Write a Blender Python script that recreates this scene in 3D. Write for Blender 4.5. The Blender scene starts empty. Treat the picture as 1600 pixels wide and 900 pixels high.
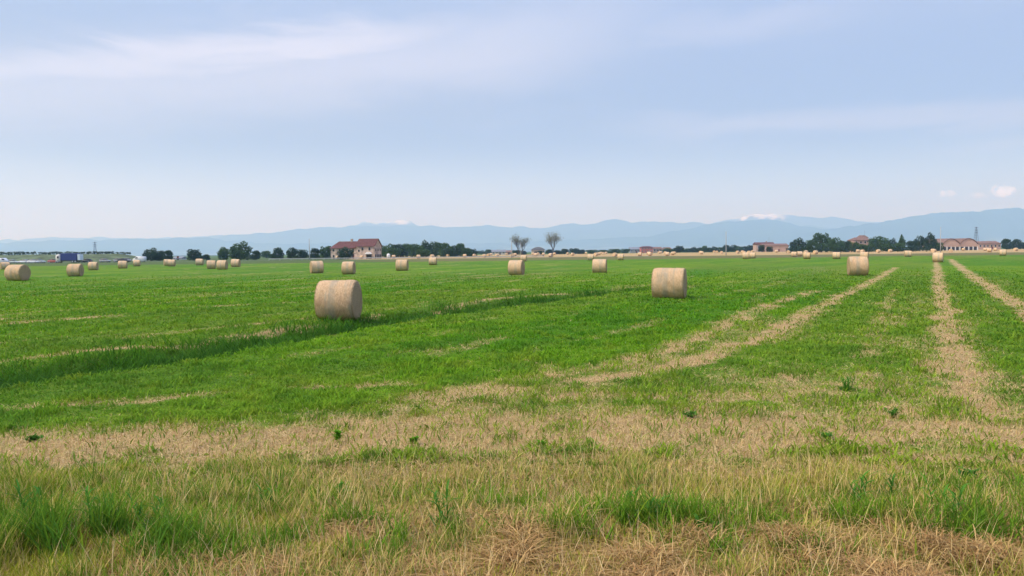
import bpy, math, random
import numpy as np
R = math.radians
random.seed(7); rng = np.random.default_rng(11)
scene = bpy.context.scene
col = scene.collection
# ------------------------------------------------------------------ camera
H = 2.35; FPX = 1250.0
PITCH = math.atan(57/FPX); ROLL = math.atan(18/1600)
F_ = np.array([0, math.cos(PITCH), -math.sin(PITCH)])
R0 = np.array([1.0, 0, 0]); U0 = np.cross(R0, F_)
RV = math.cos(ROLL)*R0 - math.sin(ROLL)*U0
UV = math.cos(ROLL)*U0 + math.sin(ROLL)*R0
cam = bpy.data.cameras.new('camera'); cam_o = bpy.data.objects.new('camera', cam); col.objects.link(cam_o)
from mathutils import Matrix, Vector
M = Matrix(((RV[0], UV[0], -F_[0], 0), (RV[1], UV[1], -F_[1], 0), (RV[2], UV[2], -F_[2], H), (0, 0, 0, 1)))
cam_o.matrix_world = M
cam.sensor_width = 36; cam.lens = 36*FPX/1600; cam.clip_start = 0.1; cam.clip_end = 80000
scene.camera = cam_o

# ------------------------------------------------------------------ light
SUN_EL, SUN_AZ = 50, -110          # azimuth from +Y towards +X (degrees): sun stands to the left, a little behind
sun = bpy.data.lights.new('sun', 'SUN'); sun.energy = 2.9; sun.angle = R(6); sun.color = (1, .91, .76)
sun_o = bpy.data.objects.new('sun', sun); col.objects.link(sun_o)
sd = Vector((math.sin(R(SUN_AZ))*math.cos(R(SUN_EL)), math.cos(R(SUN_AZ))*math.cos(R(SUN_EL)), math.sin(R(SUN_EL))))
sun_o.rotation_euler = sd.to_track_quat('Z', 'Y').to_euler()
world = bpy.data.worlds.new('World'); scene.world = world; world.use_nodes = True
vs = scene.view_settings
vs.view_transform = 'Standard'; vs.look = 'None'; vs.gamma = 1; vs.use_curve_mapping = False
vs.exposure = 0.27
scene.render.engine = 'CYCLES'
cy = scene.cycles
cy.max_bounces = 5; cy.diffuse_bounces = 2; cy.glossy_bounces = 1; cy.transmission_bounces = 3
cy.volume_bounces = 3; cy.transparent_max_bounces = 4; cy.use_denoising = True
cy.sample_clamp_indirect = 3

class NT:
    """small helper to write node trees as expressions"""
    def __init__(s, tree): s.t = tree; s.n = tree.nodes; s.l = tree.links
    def new(s, typ, **kw):
        n = s.n.new(typ)
        for k, v in kw.items(): setattr(n, k, v)
        return n
    def put(s, sock, v):
        if hasattr(v, 'is_output') or isinstance(v, bpy.types.NodeSocket): s.l.new(v, sock)
        else: sock.default_value = v
    def math(s, op, a, b=0.0, c=None, clamp=False):
        n = s.new('ShaderNodeMath', operation=op, use_clamp=clamp); s.put(n.inputs[0], a); s.put(n.inputs[1], b)
        if c is not None: s.put(n.inputs[2], c)
        return n.outputs[0]
    def mix(s, f, a, b, blend='MIX'):
        n = s.new('ShaderNodeMix', data_type='RGBA', blend_type=blend)
        s.put(n.inputs[0], f); s.put(n.inputs[6], a if isinstance(a, bpy.types.NodeSocket) else (*a, 1)); s.put(n.inputs[7], b if isinstance(b, bpy.types.NodeSocket) else (*b, 1))
        return n.outputs[2]
    def noise(s, vec, scale, detail=2, rough=.5, dist=0):
        n = s.new('ShaderNodeTexNoise'); s.put(n.inputs['Vector'], vec)
        n.inputs['Scale'].default_value = scale; n.inputs['Detail'].default_value = detail
        n.inputs['Roughness'].default_value = rough; n.inputs['Distortion'].default_value = dist
        return n.outputs[0]
    def map(s, vec, loc=(0, 0, 0), rot=(0, 0, 0), scale=(1, 1, 1)):
        n = s.new('ShaderNodeMapping'); s.l.new(vec, n.inputs[0])
        n.inputs[1].default_value = loc; n.inputs[2].default_value = rot; n.inputs[3].default_value = scale
        return n.outputs[0]
    def ramp(s, f, a, b, lo=0.0, hi=1.0):
        n = s.new('ShaderNodeMapRange', interpolation_type='SMOOTHSTEP'); s.put(n.inputs[0], f)
        for k, v in zip((1, 2, 3, 4), (a, b, lo, hi)): n.inputs[k].default_value = v
        return n.outputs[0]

def build_world():
    w = NT(world.node_tree); w.n.clear()
    sky = w.new('ShaderNodeTexSky', sky_type='NISHITA', sun_disc=False)
    sky.sun_elevation = R(SUN_EL); sky.sun_rotation = R(SUN_AZ); sky.air_density = 1.0; sky.dust_density = 1.5; sky.ozone_density = 1.5
    tc = w.new('ShaderNodeTexCoord'); sp = w.new('ShaderNodeSeparateXYZ'); w.l.new(tc.outputs['Generated'], sp.inputs[0])
    x, y, z = sp.outputs
    el = w.math('MULTIPLY', w.math('ARCSINE', z), 57.2958)
    az = w.math('MULTIPLY', w.math('ARCTAN2', x, y), 57.2958)
    cmb = w.new('ShaderNodeCombineXYZ'); w.l.new(az, cmb.inputs[0]); w.l.new(el, cmb.inputs[1]); ae = cmb.outputs[0]
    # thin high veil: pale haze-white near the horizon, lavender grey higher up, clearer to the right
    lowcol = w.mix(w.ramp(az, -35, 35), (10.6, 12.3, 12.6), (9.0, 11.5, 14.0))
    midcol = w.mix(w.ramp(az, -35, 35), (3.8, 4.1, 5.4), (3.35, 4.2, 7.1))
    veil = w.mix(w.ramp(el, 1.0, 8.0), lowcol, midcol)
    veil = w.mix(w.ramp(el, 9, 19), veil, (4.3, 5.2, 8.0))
    veil = w.mix(w.ramp(el, 20, 45), veil, (7.2, 9.4, 18.0))      # unseen overhead sky, made brighter and bluer to light the haze
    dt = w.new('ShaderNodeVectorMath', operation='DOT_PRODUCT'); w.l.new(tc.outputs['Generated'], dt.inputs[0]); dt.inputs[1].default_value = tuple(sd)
    veil = w.mix(w.ramp(dt.outputs['Value'], .62, .97), veil, (14, 15, 18))   # out-of-view glow added round the sun direction, lights haze and ground
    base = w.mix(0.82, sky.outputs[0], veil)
    big = w.noise(w.map(ae, scale=(.035, .13, 1), rot=(0, 0, R(-4))), 1.0, 5, .55, .6)
    fine = w.noise(w.map(ae, scale=(.09, .5, 1), rot=(0, 0, R(-6))), 1.0, 6, .6, .8)
    def band(a0, e0, a1, e1, width, soft, strength):
        sl = (e1-e0)/(a1-a0)
        line = w.math('ADD', w.math('MULTIPLY', w.math('SUBTRACT', az, a0), sl), e0)
        d = w.math('ADD', w.math('SUBTRACT', el, line), w.math('MULTIPLY', w.math('SUBTRACT', fine, .5), 3.2))
        m = w.ramp(w.math('ABSOLUTE', d), width, 0)
        m2 = w.math('MULTIPLY', w.ramp(az, a0-soft, a0+soft), w.ramp(az, a1+soft, a1-soft))
        return w.math('MULTIPLY', w.math('MULTIPLY', m, m2), strength)
    streaks = [band(-48, 8.6, -4, 15.5, 2.1, 8, .8), band(-50, 7.6, 6, 14.9, 4.6, 9, .5), band(10, 8.5, 40, 7.5, 1.5, 7, .3), band(-60, 17, -22, 17.6, 1.6, 6, .35),
               band(8, 14.2, 22, 15.2, 1.6, 5, .22), band(-5, 13.2, 6, 13.6, .9, 3, .2), band(18, 17.2, 40, 17.6, .7, 4, .3)]
    m = streaks[0]
    for b in streaks[1:]: m = w.math('MAXIMUM', m, b)
    m = w.math('MAXIMUM', m, w.math('MULTIPLY', w.ramp(big, .5, .8), .38))
    c1 = w.mix(m, base, (8.4, 8.2, 9.4))
    # grey veil patches in the upper middle
    g = w.math('MULTIPLY', w.ramp(w.noise(w.map(ae, loc=(3, 7, 0), scale=(.04, .15, 1)), 1, 3), .45, .72), w.ramp(el, 4, 9, 0, .3))
    c1 = w.mix(g, c1, (4.6, 5.2, 7.0))
    # small fair-weather puffs low over the hills on the right
    puffn = w.noise(ae, 2.4, 6, .65)
    def puff(a0, e0, ra, re, s):
        da = w.math('DIVIDE', w.math('SUBTRACT', az, a0), ra); de = w.math('DIVIDE', w.math('SUBTRACT', el, e0), re)
        r2 = w.math('ADD', w.math('MULTIPLY', da, da), w.math('MULTIPLY', de, de))
        v = w.math('ADD', w.math('SUBTRACT', 1.0, r2), w.math('MULTIPLY', w.math('SUBTRACT', puffn, .5), 4.2))
        return w.math('MULTIPLY', w.ramp(v, .1, 1.1), s)
    pf = w.math('MAXIMUM', puff(31.5, 3.35, .85, .42, .95), puff(28.5, 3.3, .55, .28, .7))
    pf = w.math('MAXIMUM', pf, puff(30.2, 3.15, .7, .2, .4))
    c1 = w.mix(pf, c1, (17, 20.5, 27))
    pd = w.math('MAXIMUM', puff(20.5, 2.6, 1.3, .1, .3), puff(13.6, 3.2, .6, .1, .35))
    c1 = w.mix(pd, c1, (4.8, 5.4, 6.9))
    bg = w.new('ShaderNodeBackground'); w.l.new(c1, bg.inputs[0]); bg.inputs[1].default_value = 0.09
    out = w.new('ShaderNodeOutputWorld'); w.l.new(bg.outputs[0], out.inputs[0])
build_world()

# ------------------------------------------------------------------ helpers
CAM = np.array([0, 0, H])
def ray(px, py): return F_ + (px-800)/FPX*RV + (450-py)/FPX*UV
def P(px, py, z=0.0):
    d = ray(px, py); t = (z-H)/d[2]; p = CAM + d*t
    return (float(p[0]), float(p[1]))
def at(px, py, Y):
    d = ray(px, py); p = CAM + d*(Y/d[1]); return (float(p[0]), float(p[1]), float(p[2]))
def hx(px): return 402 - 18*px/1600          # where the level line lies at this column

def tag(o, label=None, cat=None, group=None, kind=None):
    if label: o['label'] = label
    if cat: o['category'] = cat
    if group: o['group'] = group
    if kind: o['kind'] = kind
    return o
def empty(name, loc, rz=0, label=None, cat=None, group=None):
    o = bpy.data.objects.new(name, None); col.objects.link(o); o.location = loc; o.rotation_euler = (0, 0, rz)
    o.empty_display_size = .3
    return tag(o, label, cat, group)
def link(name, me, mat=None, parent=None):
    o = bpy.data.objects.new(name, me); col.objects.link(o)
    if mat is not None and not me.materials: me.materials.append(mat)
    if parent is not None: o.parent = parent
    return o
kids = {}
def copy_tree(o, parent=None):
    c = o.copy(); col.objects.link(c)
    if parent is not None: c.parent = parent
    for ch in [k for k in bpy.data.objects if k.parent == o]: copy_tree(ch, c)
    return c

class MB:
    def __init__(s): s.v = []; s.f = []
    def add(s, v, f):
        n = len(s.v); s.v += [tuple(p) for p in v]; s.f += [tuple(i+n for i in q) for q in f]; return s
    def box(s, x0, x1, y0, y1, z0, z1, taper=0, bev=0):
        t = taper
        if bev:
            b = bev; pts = []
            for (z, k) in ((z0, b), (z0+b, 0), (z1-b, 0), (z1, b)):
                a0, a1, c0, c1 = x0+k, x1-k, y0+k, y1-k
                pts.append([(a0+b*(k == 0), c0, z), (a1-b*(k == 0), c0, z), (a1, c0+b*(k == 0), z), (a1, c1-b*(k == 0), z), (a1-b*(k == 0), c1, z), (a0+b*(k == 0), c1, z), (a0, c1-b*(k == 0), z), (a0, c0+b*(k == 0), z)])
            v = [p for r in pts for p in r]; f = []
            for r in range(3):
                for i in range(8): j = (i+1) % 8; f.append((r*8+i, r*8+j, r*8+8+j, r*8+8+i))
            f.append(tuple(range(7, -1, -1))); f.append(tuple(range(24, 32)))
            return s.add(v, f)
        v = [(x0, y0, z0), (x1, y0, z0), (x1, y1, z0), (x0, y1, z0), (x0+t, y0+t, z1), (x1-t, y0+t, z1), (x1-t, y1-t, z1), (x0+t, y1-t, z1)]
        return s.add(v, [(0, 3, 2, 1), (4, 5, 6, 7), (0, 1, 5, 4), (1, 2, 6, 5), (2, 3, 7, 6), (3, 0, 4, 7)])
    def tube(s, pts, rads, n=6, cap=True):
        pts = [Vector(p) for p in pts]; base = len(s.v); v = []; f = []
        for i, p in enumerate(pts):
            d = (pts[min(i+1, len(pts)-1)] - pts[max(i-1, 0)]).normalized()
            a = d.orthogonal().normalized() if abs(d.z) < .9 else d.cross(Vector((0, 1, 0))).normalized(); b = d.cross(a)
            for k in range(n):
                t = 2*math.pi*k/n; v.append(p + (a*math.cos(t) + b*math.sin(t))*rads[i])
        for i in range(len(pts)-1):
            for k in range(n):
                j = (k+1) % n; f.append((i*n+k, i*n+j, i*n+n+j, i*n+n+k))
        if cap: f.append(tuple(range(n-1, -1, -1))); f.append(tuple(range((len(pts)-1)*n, len(pts)*n)))
        return s.add(v, f)
    def prism(s, prof, y0, y1):                  # profile in xz, extruded along y
        n = len(prof); v = [(x, y0, z) for x, z in prof] + [(x, y1, z) for x, z in prof]
        f = [tuple(range(n)), tuple(range(2*n-1, n-1, -1))] + [(i, i+n, (i+1) % n+n, (i+1) % n) for i in range(n)]
        return s.add(v, f)
    def build(s, name, mat, parent=None, smooth=False):
        me = bpy.data.meshes.new(name); me.from_pydata(s.v, [], s.f); me.update()
        if smooth: me.polygons.foreach_set('use_smooth', [True]*len(me.polygons))
        return link(name, me, mat, parent)

def np_mesh(name, verts, polys, cols=None, straw=None, smooth=False):
    """verts Nx3, polys: list of index arrays (one per polygon size)"""
    me = bpy.data.meshes.new(name); verts = np.ascontiguousarray(verts, dtype=np.float32)
    me.vertices.add(len(verts)); me.vertices.foreach_set('co', verts.ravel())
    loops = np.concatenate([p.ravel() for p in polys]).astype(np.int32)
    sizes = np.concatenate([np.full(len(p), p.shape[1]) for p in polys]).astype(np.int32)
    starts = np.concatenate([[0], np.cumsum(sizes)[:-1]]).astype(np.int32)
    me.loops.add(len(loops)); me.loops.foreach_set('vertex_index', loops)
    me.polygons.add(len(sizes)); me.polygons.foreach_set('loop_start', starts); me.polygons.foreach_set('loop_total', sizes)
    if smooth: me.polygons.foreach_set('use_smooth', np.ones(len(sizes), dtype=bool))
    me.update(calc_edges=True)
    if cols is not None:
        a = me.attributes.new('col', 'FLOAT_COLOR', 'POINT')
        c = np.ones((len(verts), 4), dtype=np.float32); c[:, :3] = cols; a.data.foreach_set('color', c.ravel())
    if straw is not None:
        a = me.attributes.new('straw', 'FLOAT', 'POINT'); a.data.foreach_set('value', straw.astype(np.float32))
    return me

def _h(ix, iy, seed):
    n = (ix.astype(np.int64)*374761393 + iy.astype(np.int64)*668265263 + seed*1442695041) & 0x7fffffff
    n = ((n ^ (n >> 13))*1274126177) & 0x7fffffff
    n = (n ^ (n >> 16))
    return (n & 0xffffff)/float(0xffffff)
def vnoise(x, y, seed=0):
    ix = np.floor(x); iy = np.floor(y); fx = x-ix; fy = y-iy
    fx = fx*fx*(3-2*fx); fy = fy*fy*(3-2*fy)
    a = _h(ix, iy, seed); b = _h(ix+1, iy, seed); c = _h(ix, iy+1, seed); d = _h(ix+1, iy+1, seed)
    return a+(b-a)*fx+(c-a)*fy+(a-b-c+d)*fx*fy
def fbm(x, y, seed=0, oct=4):
    s = 0; a = .5; t = 0
    for i in range(oct): s = s+a*vnoise(x*2**i, y*2**i, seed+i*17); t += a; a *= .5
    return s/t
def sstep(x, a, b):
    t = np.clip((x-a)/(b-a), 0, 1); return t*t*(3-2*t)

# ------------------------------------------------------------------ materials
def mat(name, rgb, rough=.8, noise=None, spec=.3, metal=0, bump=0, bscale=20, trans=0):
    m = bpy.data.materials.new(name); m.use_nodes = True; t = NT(m.node_tree); b = t.n['Principled BSDF']
    b.inputs['Roughness'].default_value = rough; b.inputs['Metallic'].default_value = metal
    b.inputs['Specular IOR Level'].default_value = spec
    tc = t.new('ShaderNodeTexCoord').outputs['Object']
    n = t.noise(tc, noise[0] if noise else 3.0, 4, .6)
    amt = noise[1] if noise else .15
    f = t.ramp(n, .3, .7)
    dark = tuple(c*(1-amt) for c in rgb); light = tuple(min(1, c*(1+amt)) for c in rgb)
    t.put(b.inputs['Base Color'], t.mix(f, dark, light))
    if bump:
        bn = t.new('ShaderNodeBump'); bn.inputs['Strength'].default_value = bump; bn.inputs['Distance'].default_value = .02
        t.l.new(t.noise(tc, bscale, 3, .6), bn.inputs['Height']); t.l.new(bn.outputs[0], b.inputs['Normal'])
    return m
def leaf_mat(name, rgb=None, trans=.3, rough=.55, spec=.25, vary=.35):
    m = bpy.data.materials.new(name); m.use_nodes = True; t = NT(m.node_tree); b = t.n['Principled BSDF']
    if rgb is None:
        c = t.new('ShaderNodeAttribute', attribute_name='col').outputs['Color']
    else:
        k = t.new('ShaderNodeAttribute', attribute_name='col').outputs['Fac']
        oi = t.new('ShaderNodeObjectInfo').outputs['Random']
        c = t.mix(k, tuple(v*(1-vary) for v in rgb), tuple(v*(1+vary) for v in rgb))
        c = t.mix(t.math('MULTIPLY', oi, .4), c, (rgb[0]*1.5, rgb[1]*1.25, rgb[2]*.8))
    t.put(b.inputs['Base Color'], c); b.inputs['Roughness'].default_value = rough; b.inputs['Specular IOR Level'].default_value = spec
    tr = t.new('ShaderNodeBsdfTranslucent'); t.l.new(c, tr.inputs[0])
    mx = t.new('ShaderNodeMixShader'); mx.inputs[0].default_value = trans
    t.l.new(b.outputs[0], mx.inputs[1]); t.l.new(tr.outputs[0], mx.inputs[2]); t.l.new(mx.outputs[0], t.n['Material Output'].inputs[0])
    return m

GREEN = np.array([.102, .285, .010]); GREEN2 = np.array([.185, .35, .014]); DGREEN = np.array([.045, .135, .016])
YGREEN = np.array([.27, .33, .03]); STRAW = np.array([.62, .44, .17]); PSTRAW = np.array([.74, .555, .29]); BROWN = np.array([.34, .185, .06]); RBROWN = np.array([.33, .185, .075])

# ------------------------------------------------------------------ cover maps, all in metres on the ground
ROWAZ = R(27)
def rowcoord(x, y): return x*math.cos(ROWAZ)-y*math.sin(ROWAZ), x*math.sin(ROWAZ)+y*math.cos(ROWAZ)   # across, along
def S(pts, w, amp): return ([P(*p) for p in pts], w, amp)
STROKES = [
    S([(1462, 408), (1466, 430), (1474, 470), (1486, 530), (1492, 570), (1512, 620), (1545, 670)], .42, .95),
    S([(1050, 560), (950, 590), (850, 612), (740, 634), (640, 655)], .6, .55), S([(1496, 570), (1512, 610), (1540, 650)], .75, .85), S([(1485, 405), (1510, 425), (1545, 447), (1600, 483), (1680, 540), (1800, 620)], .5, .95),
    S([(1400, 418), (1370, 436), (1340, 450), (1290, 474), (1240, 502), (1180, 530), (1110, 556), (1020, 578), (930, 592)], .45, .85),
    S([(1272, 455), (1200, 477), (1120, 514), (1050, 545), (960, 570), (870, 585), (740, 606), (650, 625)], .5, .72),
    S([(1398, 452), (1385, 480), (1372, 515), (1352, 560)], .3, .52),
    S([(-80, 512), (30, 504), (90, 499), (175, 494)], .55, .75), S([(200, 490), (320, 483)], .3, .4), S([(325, 480), (455, 472)], .35, .7),
    S([(680, 482), (750, 470), (830, 462), (925, 454)], .32, .78),
    S([(-100, 578), (30, 562), (130, 550), (250, 540), (330, 532)], .3, .72), S([(330, 531), (400, 520), (470, 509), (500, 504)], .35, .8), S([(510, 502), (600, 490)], .25, .55),
    S([(-60, 466), (60, 463), (160, 459)], .8, .45), S([(190, 437), (300, 432), (480, 424)], .5, .6), S([(0, 447), (130, 442)], .5, .25),
    S([(760, 462), (860, 452)], .2, .3),
    S([(460, 606), (560, 603), (640, 600)], .28, .6), S([(580, 648), (650, 634), (720, 622), (800, 606)], .5, .75), S([(0, 636), (200, 625), (330, 615)], .3, .5),
    S([(-200, 672), (60, 676), (300, 670), (560, 664)], .35, .45), S([(-200, 735), (100, 738), (400, 735), (700, 738), (1000, 742), (1500, 740)], .3, .7), S([(870, 655), (960, 644), (1060, 640), (1140, 650)], .4, .7), S([(1440, 640), (1560, 610), (1700, 600)], .9, .75), S([(1480, 560), (1510, 600), (1560, 650)], .5, .7),
    S([(840, 572), (900, 590), (960, 610)], .5, .45),
    S([(-300, 704), (0, 700), (250, 693), (500, 694), (800, 688), (1100, 684), (1400, 680), (1900, 670)], .95, 1.15),
    S([(-300, 722), (0, 716), (200, 716), (420, 722)], .3, .9),
    S([(500, 665), (750, 655), (1000, 660), (1300, 664), (1700, 650)], .8, .8), S([(80, 678), (300, 668), (520, 670)], .35, .7),
    S([(670, 752), (760, 748), (850, 744)], .14, .95), S([(1180, 722), (1400, 724), (1700, 722)], .12, .85), S([(980, 738), (1100, 736), (1260, 740)], .22, .75),
    S([(380, 712), (600, 716), (900, 718)], .3, .65), S([(1000, 700), (1250, 698), (1500, 702), (1700, 700)], .25, .85),
]
BLOBS = [(1130, 625, 3.4, 1.6, .62), (1520, 680, 3.6, 1.8, .85), (900, 620, 2.6, 1.4, .55), (1570, 600, 1.6, 2.2, .55), (1430, 590, 1.6, 2.6, .45), (1300, 600, 3.2, 2.6, .58), (1390, 540, 1.8, 5, .38), (1200, 620, 1.4, 1.2, .4), (1560, 640, 1.8, 1.6, .7), (1050, 600, 2, 1.6, .35), (700, 640, 1.6, .8, .4), (1420, 480, 1.6, 6, .28),
         (1180, 560, 1.2, 1.6, .2), (880, 640, 1.2, .7, .5), (200, 655, 1.6, .5, .2), (1300, 670, 2.0, .7, .55), (450, 650, 1, .5, .3)]
DITCH = [P(*p) for p in [(-500, 668), (-250, 636), (-80, 612), (60, 590), (250, 568), (400, 540), (560, 511), (700, 489), (850, 471), (980, 455), (1120, 440), (1300, 424)]]
def seg_dist(x, y, pts):
    best = np.full(x.shape, 1e9); along = np.zeros(x.shape); L = 0
    for (ax, ay), (bx, by) in zip(pts[:-1], pts[1:]):
        dx, dy = bx-ax, by-ay; l2 = dx*dx+dy*dy
        t = np.clip(((x-ax)*dx+(y-ay)*dy)/l2, 0, 1); d = np.hypot(x-ax-t*dx, y-ay-t*dy)
        m = d < best; best[m] = d[m]; along[m] = (L+t*math.sqrt(l2))[m]; L += math.sqrt(l2)
    return best, along/L
def side_of_ditch(x, y):
    s = np.full(x.shape, 1e9); sg = np.ones(x.shape)
    for (ax, ay), (bx, by) in zip(DITCH[:-1], DITCH[1:]):
        dx, dy = bx-ax, by-ay; l2 = dx*dx+dy*dy
        t = np.clip(((x-ax)*dx+(y-ay)*dy)/l2, 0, 1); d = np.hypot(x-ax-t*dx, y-ay-t*dy)
        m = d < s; s[m] = d[m]; sg[m] = np.sign(dx*(y-ay)-dy*(x-ax))[m]
    return sg*s                                   # positive on the far (left) side
def ditch_mask(x, y):
    r = side_of_ditch(x, y) + (fbm(x*.8, y*.8, 5, 3)-.5)*.5
    prof = np.where(r > 0, sstep(r, 3.1, 1.2), sstep(-r, .7, .0))
    return prof*sstep(y, 62, 34)*sstep(y, 3, 7)
def straw_map(x, y):
    x = np.asarray(x, float); y = np.asarray(y, float)
    wob = (fbm(x*.9, y*.9, 3, 3)-.5); wx = x+wob*.7; wy = y+(fbm(x*.8, y*.8, 9, 3)-.5)*.7
    s = np.zeros(x.shape); near = (y > 1) & (y < 205)
    X, Y = wx[near], wy[near]; acc = np.zeros(X.shape)
    for pts, w, amp in STROKES:
        xs = [p[0] for p in pts]; ys = [p[1] for p in pts]; pad = w*2+1
        m = (X > min(xs)-pad) & (X < max(xs)+pad) & (Y > min(ys)-pad) & (Y < max(ys)+pad)
        if not m.any(): continue
        d, _ = seg_dist(X[m], Y[m], pts); w = w*1.18; acc[m] = np.maximum(acc[m], amp*sstep(d, w*1.45, w*.1))
    for px, py, rx, ry, amp in BLOBS:
        cx, cy_ = P(px, py); q = ((X-cx)/rx)**2+((Y-cy_)/ry)**2
        acc = np.maximum(acc, amp*np.exp(-q*1.2))
    ac, al = rowcoord(X, Y)
    n = fbm(X*1.6, Y*1.1, 21, 4)
    n_ = fbm(X*4.5, Y*2.4, 22, 3); acc = acc*(.6+.55*sstep(n, .3, .6)+.22*sstep(n_, .35, .65))
    # thin scattered dashes of straw along the mown rows
    dash = fbm(ac*.9, al*.12, 40, 4); acc = np.maximum(acc, sstep(dash, .55, .73)*.5*sstep(Y, 13, 20)*sstep(X, 40, 10)); dash3 = fbm(ac*.45+9, al*.05, 44, 4); acc = np.maximum(acc, sstep(dash3, .58, .76)*.32*sstep(Y, 30, 50))
    dash2 = fbm(ac*2.0, al*.35, 47, 3); acc = np.maximum(acc, sstep(dash2, .58, .78)*.35)
    # verge between field and photographer
    v = fbm(X*1.1, Y*1.6, 61, 4)
    zoneA = sstep(Y, 9.3, 8.4)*sstep(Y, 6.0, 6.6)*(.55+.45*sstep(v, .38, .62))
    zoneB = sstep(Y, 6.95, 6.3)*(.5+.5*sstep(v, .3, .55))*np.where(X < -1.6, .62, 1)
    acc = np.maximum(acc, np.maximum(zoneA, zoneB))
    s[near] = np.clip(acc, 0, 1)
    return s
def height(x, y):
    dm = np.zeros(np.shape(x)); m = (y > 2) & (y < 70) & (np.abs(x) < 40)
    if m.any(): dm[m] = ditch_mask(x[m], y[m])
    r = np.hypot(x, y)
    z = -.32*dm + (fbm(x*.35, y*.35, 70, 3)-.5)*.12*sstep(r, 400, 40) + (fbm(x*1.7, y*1.7, 71, 3)-.5)*.07*sstep(r, 60, 20)
    z = z + .10*sstep(y, 7.6, 6.4)*fbm(x*1.2, y*1.2, 74, 3)
    return z*sstep(r, 700, 300)

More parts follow.
